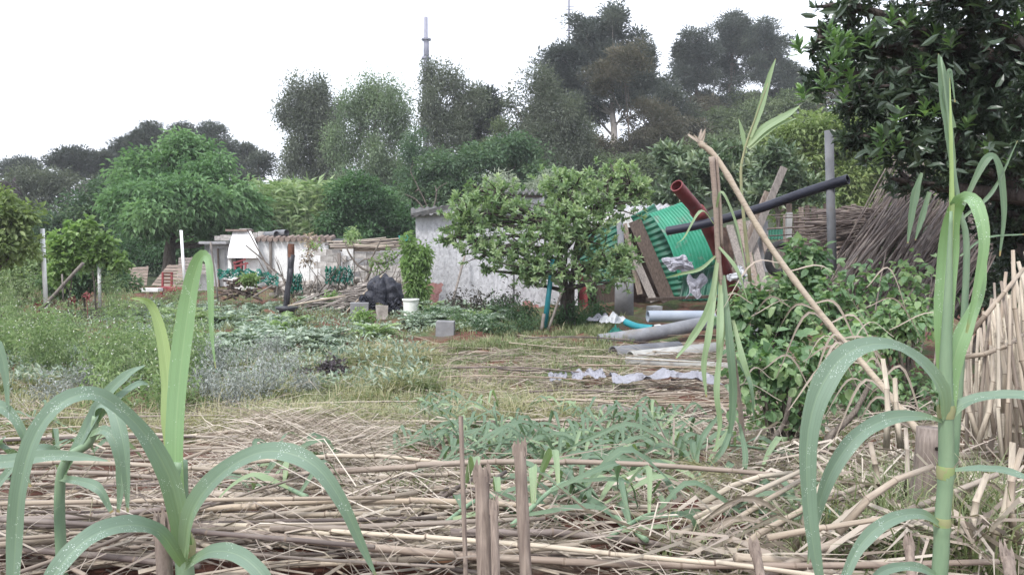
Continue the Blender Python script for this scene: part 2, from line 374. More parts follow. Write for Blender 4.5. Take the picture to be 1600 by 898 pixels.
# whitewashed walls
def plaster(name, c0, c1, red=None):
    m, t, b, o = mat(name, .9, .15)
    c = ramp(t, noise(t, 2.2, 8, rough=.7), [(.3, c0), (.7, c1)])
    pit = ramp(t, noise(t, 16, 5, vec=mapping(t, (1, 1, .55))), [(.36, (1, 1, 1)), (.5, (0, 0, 0))])
    c = mix(t, mth(t, 'MULTIPLY', pit, .25 if c0[0] > .6 else .6), c, tuple(x*.62 for x in c0))
    crk = ramp(t, noise(t, 5, 9, rough=.8, dist=1.5), [(.485, (0, 0, 0)), (.5, (1, 1, 1)), (.515, (0, 0, 0))])
    c = mix(t, mth(t, 'MULTIPLY', crk, .5), c, (.3, .28, .27))
    stk = ramp(t, noise(t, 3, 6, vec=mapping(t, (4, 4, .35))), [(.5, (0, 0, 0)), (.75, (1, 1, 1))])
    c = mix(t, mth(t, 'MULTIPLY', stk, .2 if c0[0] > .6 else .4), c, tuple(x*.68 for x in c0))
    if red:
        s = t.nodes.new('ShaderNodeSeparateXYZ'); q = t.nodes.new('ShaderNodeTexCoord'); t.links.new(q.outputs['Object'], s.inputs[0])
        for (x0, x1, zt) in red:
            k = mth(t, 'MULTIPLY', mth(t, 'LESS_THAN', mth(t, 'ADD', mth(t, 'ABSOLUTE', mth(t, 'SUBTRACT', s.outputs[0], (x0+x1)/2)), mth(t, 'MULTIPLY', noise(t, 3, 5), .5)), (x1-x0)/2+.25),
                    mth(t, 'LESS_THAN', mth(t, 'ADD', s.outputs[2], mth(t, 'MULTIPLY', noise(t, 4, 6), .7)), zt+.35))
            c = mix(t, mth(t, 'MULTIPLY', k, .72), c, (.36, .11, .085))
    t.links.new(c, b.inputs['Base Color']); bump(t, b, noise(t, 22, 8, rough=.75), .9, .03); return m
M['plaster'] = plaster('grey_whitewash', (.42, .42, .445), (.6, .6, .63), red=[(.0, .6, .55), (2.6, 3.0, .1)])
M['white'] = plaster('white_render', (.72, .72, .71), (.82, .82, .82))
M['greywall'] = plaster('grey_render', (.4, .4, .42), (.55, .55, .57))
M['block'] = solid('concrete_block', (.26, .24, .225), (.48, .46, .44), 8, .95, .1, .6)
M['concrete'] = solid('grey_concrete', (.2, .2, .21), (.3, .3, .31), 5, .9, .15, .4, stain=((.2, .2, .19), 3, .6))
M['fibre'] = solid('fibre_cement', (.12, .125, .14), (.2, .205, .22), 5, .8, .2, .4, stain=((.16, .15, .14), 4, .58))
M['pvc'] = solid('grey_plastic_pipe', (.2, .23, .28), (.26, .29, .34), 3, .5, .4, .08)
M['palepipe'] = solid('pale_pipe', (.28, .28, .27), (.38, .38, .37), 6, .7, .3, .2, stain=((.25, .22, .2), 5, .58))
M['redpipe'] = solid('oxide_red_pipe', (.10, .018, .02), (.17, .036, .038), 7, .55, .4, .25, stain=((.1, .06, .06), 9, .6))
M['blackpipe'] = solid('blue_black_pipe', (.010, .011, .022), (.022, .024, .042), 6, .45, .4, .1)
M['black'] = solid('black_plastic', (.014, .014, .018), (.035, .035, .045), 4, .45, .4, .4)
M['tarp'] = solid('black_tarpaulin', (.014, .015, .024), (.03, .032, .045), 5, .5, .35, .8, .03)
M['greenmetal'] = solid('green_corrugated_plastic', (.004, .07, .04), (.007, .12, .07), 3, .45, .5, .1, stain=((.03, .07, .05), 3, .52))  # own dark green, deepened by the lean-to's inner shade put into the colour
M['greenlight'] = solid('pale_green_corrugated_plastic', (.02, .19, .115), (.04, .27, .175), 3, .4, .5, .1, stain=((.16, .2, .17), 4, .56))
M['darkroof'] = solid('dark_roof_sheet', (.06, .06, .062), (.14, .135, .13), 6, .85, .2, .4)
M['brownpanel'] = solid('brown_slatted_board', (.15, .12, .1), (.25, .2, .17), 6, .85, .2, .3, stretch=(1, 1, 8))
M['wood'] = solid('weathered_wood', (.12, .09, .075), (.24, .2, .17), 5, .9, .15, .5, stretch=(8, 8, 1))
M['wood_grey'] = solid('grey_wood', (.13, .115, .105), (.26, .23, .21), 5, .9, .15, .5, stretch=(8, 8, 1))
M['wood_dark'] = solid('dark_wet_wood', (.04, .03, .026), (.1, .075, .062), 5, .85, .2, .5, stretch=(8, 8, 1))
M['whitepaint'] = solid('white_painted_post', (.62, .62, .62), (.78, .78, .77), 6, .6, .3, .1, stain=((.4, .36, .32), 7, .62))
M['redpaint'] = solid('faded_red_paint', (.16, .03, .035), (.26, .06, .065), 8, .6, .3, .2)
M['teal'] = solid('teal_plastic', (.01, .16, .2), (.03, .24, .28), 6, .45, .4, .1)
M['net'] = leafmat('teal_netting', (.012, .14, .12), (.04, .22, .19), rough=.7, trans=.4)
M['blue'] = solid('blue_plastic', (.03, .05, .16), (.08, .1, .24), 5, .5, .4, .1)
M['bucket'] = solid('white_bucket_plastic', (.6, .62, .58), (.74, .76, .72), 4, .45, .4, .1, stain=((.36, .37, .3), 4, .6))
M['film'] = solid('grey_white_plastic_sheet', (.22, .22, .255), (.31, .31, .355), 5, .4, .4, .6, .02, stain=((.25, .22, .2), 4, .64))
M['bag'] = solid('white_plastic_bag', (.28, .29, .31), (.4, .41, .43), 8, .4, .5, .5, .02)
M['rust'] = solid('rusty_iron', (.07, .032, .022), (.15, .07, .048), 12, .85, .2, .5)
M['rubber'] = solid('tyre_rubber', (.015, .015, .016), (.03, .03, .03), 8, .8, .3, .3)
M['mast'] = solid('mast_paint', (.15, .15, .19), (.2, .2, .25), 2, .6, .3, 0)
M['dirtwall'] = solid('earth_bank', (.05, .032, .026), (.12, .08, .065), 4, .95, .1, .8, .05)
M['tile'] = solid('roof_tile', (.16, .125, .11), (.28, .22, .19), 8, .9, .15, .4)
M['stone'] = solid('rubble_stone', (.2, .18, .165), (.38, .35, .32), 9, .95, .1, .6)
M['redsoil'] = solid('red_soil', (.05, .022, .018), (.13, .055, .042), 14, .95, .1, .9, .03)
M['holes'] = solid('dark_hole', (.01, .008, .007), (.02, .015, .012), 9, .95, .1, 0)

# ---------------- ground ----------------
def axis(n, a, far):
    s = np.linspace(-1, 1, n); return np.sinh(s*a)/math.sinh(a)*far
xs = axis(301, 6.3, 320); ys = np.sinh(np.linspace(-.62, 1, 300)*5.8)/math.sinh(5.8)*520+1.5
X, Y = np.meshgrid(xs, ys); Z = H(X, Y)
V = np.stack([X, Y, Z], -1).reshape(-1, 3); nx, ny = len(xs), len(ys)
i = (np.arange(ny-1)[:, None]*nx+np.arange(nx-1)[None]).ravel()
me = mesh_np('ground', V, [np.stack([i, i+1, i+nx+1, i+nx], 1)], M['soil'], smooth=True)
g = bpy.data.objects.new('ground', me); col.objects.link(g); tag(g, kind='structure')

# ---------------- trees ----------------
def crown_np(ells, d, n, L, W, csize, per, out=.6, droop=.1, fold=.3, big=False, depth=1., flat=.7, shell=.38, needle=False, lobes=11, lobesize=.34):
    """ells: (px,py,rx,ry[,dd]) silhouettes at distance d -> leaves mesh builder + cluster centres"""
    mb = MB(); area = np.array([e[2]*e[3] for e in ells]); area = area/area.sum(); cl = []; owner = []; tl = []
    for k, e in enumerate(ells):
        dd = d+(e[4] if len(e) > 4 else 0); c = P(e[0], e[1], dd); rx = e[2]/F*dd; rz = e[3]/F*dd
        m = max(3, int(n*area[k]/per)); s3 = np.array([rx, rx*depth, rz])
        if lobes:
            lo = rand_dirs(lobes)*rng.uniform(.42, .9, (lobes, 1)); lt_ = rng.normal(0, .2, lobes); pick = rng.integers(0, lobes, m)
            u = lo[pick]+rand_dirs(m)*(rng.random(m)**.4)[:, None]*lobesize*rng.uniform(.6, 1.25, lobes)[pick][:, None]; tl.append(lt_[pick])
        else: u = rand_dirs(m)*(rng.random(m)**shell)[:, None]; tl.append(np.zeros(m))
        cc = c+u*s3; cl.append(cc); owner.append(np.full(m, k))
    cl = np.concatenate(cl); tl = np.concatenate(tl); m = len(cl)
    cs = csize*rng.uniform(.6, 1.4, m)
    off = (rand_dirs(m*per).reshape(m, per, 3)*(rng.random((m, per, 1))**.45))*1.35*cs[:, None, None]*np.array([1, 1, flat])
    c = (cl[:, None]+off).reshape(-1, 3)
    dr = unit(off.reshape(-1, 3))*out+rand_dirs(m*per)*(1-out)+np.array([0, 0, -.15 if not needle else .25])
    ti = np.clip(np.repeat(rng.normal(.45, .13, m)+tl, per)+rng.normal(0, .1, m*per), 0, 1)
    LL = L*rng.uniform(.45, 1.4, m*per)
    leaves(mb, c, dr, LL, W*LL/L, fold, droop, big, ti)
    return mb, cl, np.concatenate(owner)
def tree(name, label, cat, d, base, ells, n, L, W, csize, per, leafm,  barkm='bark', r0=.2, group=None, limbs=6, trunkpts=None, trunktint=None, **kw):
    """base: pixel x of the foot; foot on the terrain at distance d"""
    b0 = gp(base, d); root = thing(name, label, cat, b0, group)
    if d > 40: n = int(n*1.7); per = int(per*1.35); L *= .74; W *= .8
    mb, cl, ow = crown_np(ells, d, n, L, W, csize, per, **kw)
    tk = MB()
    top = sorted(ells, key=lambda e: e[1])[0]; tp = P(top[0], top[1], d+(top[4] if len(top) > 4 else 0))
    if trunkpts: pts = [b0-np.array([0, 0, .1])]+[P(a, b_, d) for a, b_ in trunkpts]+[tp]
    else: pts = [b0-np.array([0, 0, .1]), b0*.6+tp*.4+rng.normal(0, .02, 3)*np.linalg.norm(tp-b0), tp]
    tr = spline(pts, 16); tube(tk, tr, np.linspace(r0, r0*.15, 16), 8, True, .5, .06)
    for k, e in enumerate(ells):
        c = P(e[0], e[1], d+(e[4] if len(e) > 4 else 0))
        q = np.argmin(np.linalg.norm(tr-c, axis=1)+(tr[:, 2] > c[2])*.4*np.linalg.norm(tr[:, :1]-c[:1], axis=1)); q = max(1, min(q, 13))
        s = tr[max(1, q-3)]; limb(tk, s, c, r0*.35, r0*.15, 6, .15, 5)
        idx = np.where(ow == k)[0]
        for j in rng.choice(idx, min(limbs, len(idx)), False): limb(tk, c if rng.random() < .7 else s, cl[j], r0*.13, r0*.03, 5, .2, 4)
    tk.obj('trunk', M[barkm], root, True); mb.obj('crown', M[leafm], root)
    return root

# left skyline of umbrella pines
lp = [(35, 262, 34, 16), (112, 250, 38, 20), (160, 258, 24, 24), (190, 240, 34, 24), (232, 214, 28, 22), (280, 212, 30, 22), (330, 218, 42, 30), (380, 248, 32, 24)]
ll = ['low rounded umbrella pine at the far left end of the skyline row', 'broad flat topped pine above the grey bushes on the left skyline', 'small dark pine filling the dip in the left skyline',
      'grey green pine on the left skyline where the row starts to climb', 'rounded pine behind the left shoulder of the large walnut tree', 'dark pine crown directly above the walnut tree',
      'tallest and widest umbrella pine of the left skyline', 'lower dark pine stepping down at the right end of the left row']
for (x, y, rx, ry), lb in zip(lp, ll):
    d = U(66, 76)
    e = [(x, y, rx*.72, ry*.8), (x-rx*.5, y+ry*.35, rx*.5, ry*.6), (x+rx*.5, y+ry*.3, rx*.55, ry*.6), (x+rx*.1, y-ry*.45, rx*.4, ry*.5), (x-rx*.1, y+ry*1.1, rx*.6, ry*.5)]
    tree('umbrella_pine', lb, 'pine tree', d, x+U(-5, 5), e, 7000, .36, .11, .55, 40, 'pine', r0=.2, group='pines on the left skyline', out=.8, needle=True, flat=.55, limbs=4)
tree('pine_tree', 'small lone dark pine with a thin drooping branch in the skyline gap', 'pine tree', 60, 395, [(405, 250, 24, 11), (415, 266, 16, 8), (388, 275, 20, 12), (398, 296, 14, 12)], 2600, .36, .1, .45, 26, 'pine', r0=.13, out=.8, needle=True, flat=.5)
# behind trees left
tree('willow_tree', 'pale grey green bushy tree at the left edge below the pines', 'tree', 48, 60, [(35, 300, 55, 38), (95, 310, 50, 42), (0, 300, 40, 40), (60, 345, 70, 45), (140, 330, 40, 45)], 17000, .3, .09, .55, 30, 'poplar_grey', r0=.22, shell=.3)
tree('broadleaf_tree', 'green rounded tree between the pale left tree and the walnut', 'tree', 36, 130, [(110, 345, 48, 40), (150, 320, 32, 40), (60, 385, 70, 40), (160, 380, 45, 40)], 15000, .2, .09, .4, 30, 'bushmid', r0=.2)
tree('purple_plum_tree', 'small purple leaved tree just visible at the left edge', 'tree', 33, 8, [(5, 300, 14, 13), (12, 312, 12, 10)], 900, .18, .09, .25, 18, 'purple', r0=.07)
tree('walnut_tree', 'large rounded bright green walnut tree left of the white hut', 'tree', 29, 262,
     [(285, 262, 62, 46), (225, 275, 48, 42), (345, 285, 48, 44, -1), (200, 315, 42, 38, -1.5), (275, 320, 70, 42, -2.5), (375, 325, 38, 34), (235, 345, 50, 26, -2), (330, 350, 48, 22, -1), (285, 240, 38, 26), (390, 355, 30, 18)],
     38000, .19, .085, .36, 24, 'fig', r0=.28, limbs=8, trunkpts=[(266, 385), (272, 340)], out=.75, droop=.35, shell=.3)
# understorey dark mass behind walnut trunk
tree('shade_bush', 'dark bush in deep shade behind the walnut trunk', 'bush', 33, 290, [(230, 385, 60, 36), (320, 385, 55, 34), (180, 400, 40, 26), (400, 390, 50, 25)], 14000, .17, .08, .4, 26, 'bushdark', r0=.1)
# mid background poplars
tree('poplar_tree', 'tall grey feathery poplar standing left of the green one', 'poplar', 52, 480,
     [(485, 148, 42, 30), (462, 178, 28, 36), (508, 175, 30, 38), (484, 215, 44, 42), (470, 262, 34, 36), (510, 250, 30, 40), (490, 300, 36, 30)],
     26000, .22, .1, .48, 26, 'poplar_grey', 'bark_pale', .16, flat=1.5, lobes=20, lobesize=.21, out=.6, shell=.5, limbs=9)
tree('poplar_tree', 'tall green poplar beside the grey feathery one', 'poplar', 48, 580,
     [(590, 142, 44, 26), (555, 175, 36, 36), (610, 178, 38, 38), (545, 225, 36, 42), (600, 230, 46, 48), (570, 285, 60, 48), (625, 285, 34, 45), (575, 340, 60, 30)],
     36000, .2, .09, .45, 26, 'poplar', 'bark_pale', .16, flat=1.5, lobes=18, lobesize=.24, out=.6, shell=.45, limbs=9)
tree('poplar_tree', 'open crowned poplar in front of the pale mast', 'poplar', 46, 682,
     [(672, 125, 22, 24), (705, 128, 26, 26), (690, 160, 36, 30), (735, 160, 28, 22), (680, 195, 32, 30), (715, 205, 34, 32), (690, 235, 30, 20)],
     17000, .18, .085, .36, 24, 'poplar_grey', 'bark_pale', .13, flat=1.5, lobes=18, lobesize=.24, out=.6, shell=.55, limbs=10, trunkpts=[(684, 220)])
tree('pine_tree', 'dark pine with an open bare patch right of the open poplar', 'pine tree', 50, 755, [(750, 160, 32, 20), (772, 175, 20, 16), (735, 190, 30, 24), (765, 205, 24, 20), (745, 225, 36, 24)], 11000, .3, .09, .4, 28, 'pine', r0=.18, out=.8, needle=True, shell=.5)
tree('poplar_tree', 'conical grey green tree leaning against the big pine', 'poplar', 44, 860,
     [(845, 140, 28, 28), (870, 175, 38, 36), (830, 185, 24, 30), (850, 220, 52, 34), (900, 215, 30, 34), (870, 255, 66, 26), (800, 160, 10, 14)],
     26000, .2, .09, .42, 26, 'poplar_grey', r0=.15, flat=1.5, lobes=18, lobesize=.24, out=.6, shell=.45)
tree('broadleaf_tree', 'green tree filling the gap between the green poplar and the open poplar', 'tree', 43, 640, [(645, 245, 26, 34), (640, 290, 34, 34), (690, 260, 24, 24), (650, 215, 14, 18)], 8000, .17, .08, .4, 26, 'bushmid', r0=.1)
tree('broadleaf_tree', 'green tree filling the foot of the poplars, left of the big pine', 'tree', 45, 800, [(790, 215, 34, 26), (830, 250, 40, 30), (775, 245, 30, 24), (740, 245, 28, 22), (905, 255, 40, 26), (945, 265, 40, 22)], 12000, .18, .08, .4, 26, 'scrub', r0=.1)
tree('broadleaf_tree', 'grey green tree at the foot of the grey feathery poplar', 'tree', 47, 450, [(455, 300, 30, 26), (490, 330, 40, 26), (430, 325, 26, 20), (520, 300, 26, 24)], 9000, .18, .08, .4, 26, 'poplar_grey', r0=.1)
# big pine
tree('big_pine_tree', 'largest pine on the skyline with a long pale bare trunk', 'pine tree', 55, 957,
     [(955, 38, 30, 30), (915, 65, 40, 36), (985, 80, 36, 34), (880, 95, 36, 34), (940, 100, 48, 36), (1002, 112, 24, 30), (865, 128, 28, 20), (905, 140, 46, 30), (975, 135, 46, 26), (925, 180, 34, 26, 2), (990, 160, 34, 20)],
     44000, .36, .1, .5, 36, 'pine_blue', 'bark_pale', .3, out=.8, needle=True, shell=.5, limbs=9, trunkpts=[(960, 215), (957, 180), (956, 140), (955, 90)])
tree('browning_tree', 'brownish tree in front of the foot of the big pine', 'tree', 50, 985, [(975, 110, 34, 34), (940, 120, 25, 30), (1010, 190, 42, 30), (1000, 225, 46, 26), (1030, 215, 40, 30), (930, 235, 40, 22)], 20000, .28, .08, .4, 28, 'pine_brown', r0=.12, out=.7, needle=True)
# right pines
for x, ells, lb, d in ((1090, [(1085, 70, 32, 24), (1065, 95, 20, 24), (1105, 95, 32, 30), (1085, 120, 34, 20)], 'rounded left pine of the three on the right skyline', 66),
                 (1143, [(1143, 40, 26, 24), (1135, 68, 26, 28), (1165, 65, 20, 26), (1150, 100, 32, 24), (1140, 128, 30, 14)], 'tallest middle pine of the three on the right skyline', 70),
                 (1197, [(1197, 50, 26, 24), (1185, 78, 24, 26), (1215, 78, 22, 30), (1200, 110, 32, 24), (1220, 125, 26, 20)], 'right pine of the three beside the dark overhanging tree', 68)):
    tree('pine_tree', lb, 'pine tree', d, x, ells, 15000, .34, .09, .5, 34, 'pine_blue', 'bark', .26, group='pines on the right skyline', out=.8, needle=True, shell=.5, limbs=7)
tree('pine_tree', 'small dark pine in the skyline gap right of the big pine', 'pine tree', 62, 1042, [(1042, 138, 26, 16), (1035, 155, 32, 18), (1058, 165, 30, 18)], 6000, .34, .1, .45, 30, 'pine', r0=.15, out=.8, needle=True)
# hillside scrub: individual bushes
hs = [(1070,205,50,26,58),(1130,190,50,30,62),(1190,185,44,36,60),(1095,165,36,18,66),(1160,160,46,20,68),(1235,175,40,40,58),(1050,235,50,26,50),(1120,232,48,28,48),(1185,235,46,32,46),(1240,240,46,36,44),(1290,215,50,45,46),(1000,262,50,22,44),(1300,160,50,40,60),(1370,200,60,60,52),(1450,220,60,60,50),(1540,230,70,70,50),(1620,220,60,70,50), (905,262,40,20,46), (1350,130,60,50,64), (1470,140,70,60,64), (1580,130,70,60,64)]
for k, (x, y, rx, ry, d) in enumerate(hs):
    tree('hillside_bush', ('olive' if k % 3 else 'brownish')+' rounded bush on the wooded slope, '+where(x, ['right of the big pine', 'below the left skyline pine', 'below the middle skyline pine', 'below the right skyline pine', 'behind the grey post', 'behind the dark tree'], 980, 1400)+where(y, [', high up', ', halfway', ', low down'], 130, 265), 'bush', d, x, [(x-rx*.4, y+4, rx*.55, ry*.75), (x+rx*.4, y, rx*.6, ry*.7), (x, y-ry*.3, rx*.5, ry*.6), (x, y+ry*.6, rx*.9, ry*.5)], 5200, .26, .13, .42, 22, 'scrub' if k % 3 else 'pine_brown', r0=.08, group=('olive' if k % 3 else 'brown')+' bushes on the wooded slope', limbs=3)
for k, (x, y, rx, ry) in enumerate(((1060, 178, 32, 16), (1110, 152, 34, 18), (1160, 160, 30, 20), (1205, 150, 34, 22), (1245, 120, 26, 34))):
    tree('dark_shrub', 'dark shrub between the trunks below the right skyline pines, '+['leftmost', 'second from the left', 'middle one', 'fourth from the left', 'rightmost'][k], 'bush', 68, x, [(x-rx*.4, y, rx*.6, ry*.8), (x+rx*.4, y+3, rx*.6, ry*.8), (x, y+ry*.6, rx, ry*.5)], 4200, .3, .12, .4, 24, 'pine', r0=.08, group='dark shrubs below the right skyline pines', limbs=3)
# green mass behind the shed
tree('green_tree', 'dense mid green tree directly behind the whitewashed shed', 'tree', 34, 740, [(700, 270, 52, 32), (760, 250, 44, 28), (810, 250, 44, 30), (840, 285, 46, 28), (740, 300, 60, 35), (665, 300, 34, 34), (790, 225, 26, 16), (720, 340, 80, 30)], 30000, .19, .085, .38, 26, 'bushmid', r0=.16)
tree('green_tree', 'dark dense round bush left of the shed roof', 'bush', 30, 560, [(550, 310, 38, 30), (590, 320, 44, 34), (530, 345, 36, 24), (620, 345, 40, 28), (560, 290, 26, 18), (570, 370, 70, 22)], 24000, .17, .08, .33, 26, 'bushdark', r0=.12)
tree('silver_tree', 'silver grey feathery shoots above the shed roof', 'tree', 25, 815, [(793, 286, 16, 14), (772, 288, 12, 12), (842, 288, 12, 12), (856, 280, 10, 12)], 1700, .17, .03, .2, 14, 'olive', r0=.04, out=.5)
# bare forked tree left of shed
b0 = gp(668, 24); root = thing('bare_tree', 'pale leafless forked branches above the left roof corner of the shed', 'bare tree', b0)
mb = MB()
for pts in ([(668, 440), (668, 340), (662, 310), (642, 270), (645, 258)], [(665, 330), (650, 312), (632, 303)], [(668, 350), (680, 315), (684, 295), (700, 285)], [(682, 300), (680, 290)], [(655, 295), (648, 300)]):
    q = [P(a, b_, 24) for a, b_ in pts]
    if pts[0][1] == 440: q[0] = b0
    tube(mb, spline(q, 9), np.linspace(.03, .008, 9), 5)
mb.obj('trunk', M['bark'], root, True)
# reed bed behind hut: stuff (uncountable)
mb = MB(); n = 2600; x = rng.uniform(395, 530, n); d = rng.uniform(30, 36, n)
c = np.array([gp(a, b_) for a, b_ in zip(x, d)]); hh = (1.6+(375-rng.uniform(285, 330, n))/F*d)
a = rng.uniform(0, 6.28, n); ln = np.stack([np.cos(a), np.sin(a), np.zeros(n)], 1)*.25
up = np.zeros((n, 3)); up[:, 2] = hh
blades(mb, c, c+up*.6+ln*.5, c+up+ln, .03, np.tile([1., 0, 0], (n, 1)))
cc = (c[:, None]+up[:, None]*rng.uniform(.35, 1, (n, 7, 1))+ln[:, None]*.6).reshape(-1, 3)
dr = rand_dirs(len(cc)); dr[:, 2] = np.abs(dr[:, 2])*.4+.2
leaves(mb, cc, dr, .5, .05, .2, .4)
o = mb.obj('reed_bed', M['weed']); tag(o, 'pale green bed of tall reeds growing behind the hut', 'reeds', kind='stuff')
# loquat-like big-leaf trees behind lean-to
def rosette_tree(name, label, cat, d, base, ells, n, L, W, leafm, per=11, r0=.08, barkm='bark', depth=1., shell=.35, group=None, upw=.5, limbs=8, spread=.1):
    b0 = gp(base, d); root = thing(name, label, cat, b0, group); mb = MB(); tk = MB()
    area = np.array([e[2]*e[3] for e in ells]); area = area/area.sum()
    e0 = sorted(ells, key=lambda e: -e[1])[0]; tp = P(ells[0][0], ells[0][1], d)
    tr = spline([b0-[0, 0, .05], b0*.5+tp*.5+rng.normal(0, .04, 3), tp], 10); tube(tk, tr, np.linspace(r0, r0*.4, 10), 7, True, .5, .08)
    for k, e in enumerate(ells):
        dd = d+(e[4] if len(e) > 4 else 0); c = P(e[0], e[1], dd); s = np.array([e[2]/F*dd, e[2]/F*dd*depth, e[3]/F*dd])
        m = max(3, int(n*area[k]/per)); u = rand_dirs(m)*(rng.random(m)**shell)[:, None]*rng.uniform(.75, 1.0+spread, (m, 1)); cl = c+u*s
        q = tr[max(1, min(8, np.argmin(np.linalg.norm(tr-c, axis=1))-1))]; limb(tk, q, c, r0*.5, r0*.25, 6, .12, 5)
        ax = unit(u*.8+rng.normal(0, .3, (m, 3))+[0, 0, upw])
        an = np.arange(per)*2.4+rng.uniform(0, 6, (m, 1)); p1 = unit(np.cross(ax, rand_dirs(m))); p2 = np.cross(ax, p1)
        el = np.linspace(.15, 1.15, per)[None, :, None]*rng.uniform(.8, 1.2, (m, 1, 1))
        rad = p1[:, None]*np.cos(an)[..., None]+p2[:, None]*np.sin(an)[..., None]
        dr = ax[:, None]*np.cos(el)+rad*np.sin(el)
        pos = cl[:, None]+ax[:, None]*(-np.linspace(0, 1, per)[None, :, None]*L*.8)
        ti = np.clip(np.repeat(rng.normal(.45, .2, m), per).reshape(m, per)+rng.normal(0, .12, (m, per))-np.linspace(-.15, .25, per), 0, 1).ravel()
        upv = np.repeat(ax, per, 0)
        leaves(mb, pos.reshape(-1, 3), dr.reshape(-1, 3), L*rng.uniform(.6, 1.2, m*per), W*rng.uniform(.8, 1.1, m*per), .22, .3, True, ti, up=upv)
        for j in range(0, m, max(1, m//limbs)):
            limb(tk, c, cl[j], r0*.2, r0*.06, 5, .12, 4)
    tk.obj('trunk', M[barkm], root, True); mb.obj('crown', M[leafm], root); return root
rosette_tree('loquat_tree', 'large leaved loquat tree behind the red pipe and green sheets', 'tree', 21, 1095, [(1085, 265, 60, 34), (1150, 270, 50, 40), (1050, 240, 30, 22), (1060, 300, 50, 22), (1130, 235, 40, 16), (1170, 300, 50, 28)], 5200, .27, .085, 'loquat', r0=.09)
rosette_tree('loquat_tree', 'large leaved tree between the cane stack and the hillside', 'tree', 18, 1225, [(1210, 255, 44, 34), (1255, 300, 40, 30), (1200, 300, 40, 25)], 2600, .24, .075, 'loquat', r0=.08)
tree('yellow_green_tree', 'yellow green leafy tree behind the grey post', 'tree', 22, 1300, [(1250, 215, 60, 30), (1310, 210, 50, 36), (1240, 260, 44, 30), (1320, 270, 60, 36), (1400, 280, 50, 44), (1380, 230, 60, 40), (1450, 300, 50, 50), (1345, 315, 70, 30), (1290, 330, 80, 25)], 26000, .15, .075, .3, 22, 'yellowgreen', r0=.12, big=False)
tree('yellow_green_tree', 'yellow green loquat like bush cut by the left edge', 'bush', 14, -5, [(-5, 330, 34, 32), (20, 345, 28, 26), (25, 385, 30, 20), (-20, 380, 50, 35)], 5200, .13, .055, .16, 14, 'yellowgreen', r0=.06, big=True)
tree('green_hedge_bush', 'pale green bush behind the left white post', 'bush', 19, 30, [(20, 415, 50, 24), (70, 410, 30, 26), (-20, 420, 40, 30), (40, 440, 60, 20)], 9000, .12, .055, .22, 18, 'weed', r0=.05)

# ---------------- tower masts ----------------
d = 150; root = thing('chimney_mast', 'tall pale cylindrical mast rising behind the poplars', 'mast', gp(666, d))
mb = MB(); g0 = gp(666, d)
tube(mb, [g0, P(666, 95, d)], [.6, .56], 12); tube(mb, [P(666, 95, d), P(666, 62, d), P(665.5, 61, d), P(665.5, 27, d)], [.56, .54, .4, .36], 12); mb.obj('shaft', M['mast'], root, True)
for yy in (62, 91): 
    mb = MB(); c = P(666, yy, d); tube(mb, [c-[0, 0, .15], c+[0, 0, .15]], [.95, .95], 14); mb.obj('platform_ring', M['mast'], root)
mb = MB(); tube(mb, [P(665.5, 27, d), P(665.5, 20, d)], [.06, .04], 5); tube(mb, [P(660, 60, d), P(666, 62, d)], .05, 4); mb.obj('antenna', M['mast'], root)
d = 110; root = thing('antenna_mast', 'thin lattice antenna mast behind the big pine cut by the top edge', 'antenna', gp(889, d)); g0 = gp(889, d)
mb = MB(); tube(mb, [g0, P(889, 52, d)], .16, 6); tube(mb, [P(889, 52, d), P(889, -8, d)], .15, 6); mb.obj('pole', M['mast'], root)
for yy in (10, 15, 48): 
    mb = MB(); tube(mb, [P(884, yy, d), P(897, yy+1, d)], .06, 4); mb.obj('crossarm', M['mast'], root)

# ---------------- white hut ----------------
def quadwall(mb, x0, x1, z0, z1, y, th, tint=.5): box(mb, (x0, y, z0), (x1, y+th, z1), tint)
D = 25.6; k = D/F
def X_(px, d=D): return (px-800)/F*d
def Z_(py, d=D): return P(800, py, d)[2]
hut = thing('white_hut', 'low whitewashed hut with chimney hood and flat roof left of centre', 'hut', (X_(430), D, 0))
def hpart(name, boxes, m, par=None):
    mb = MB()
    for b_ in boxes: box(mb, *b_)
    return mb.obj(name, M[m], par or hut)
def wall_rect(name, a, b_, top, bot, d, th, m, par=None): return hpart(name, [((X_(a, d), d, Z_(bot, d)), (X_(b_, d), d+th, Z_(top, d)))], m, par)
gz = 458
wall_rect('wall', 403, 449, 376, gz, D, .15, 'white'); wall_rect('wall', 459, 512, 376, gz, D, .15, 'white')
wall_rect('wall', 449, 459, 376, 384, D, .15, 'white')
wall_rect('back_wall', 320, 512, 378, gz, D+3, .15, 'greywall'); wall_rect('side_wall', 327, 340, 380, gz, D+.3, .15, 'greywall')
wall_rect('side_wall', 351, 358, 380, gz, D+.3, .15, 'greywall'); wall_rect('wall', 340, 351, 380, 389, D+.3, .15, 'greywall')
dr = wall_rect('door', 343, 351, 390, 447, D+.4, .04, 'whitepaint'); wall_rect('door_frame', 339.5, 341.5, 388, 449, D+.25, .06, 'wood', hut)
wall_rect('timber_post', 421, 424.5, 377, 425, D-.1, .08, 'wood_grey')
wall_rect('door', 449.5, 458.5, 385, 440, D+.08, .04, 'wood')
hpart('roof', [((X_(316), D-.25, Z_(381)), (X_(358), D+3.3, Z_(377))), ((X_(358), D+.02, Z_(376)), (X_(514), D+3.3, Z_(372.5)))], 'concrete')
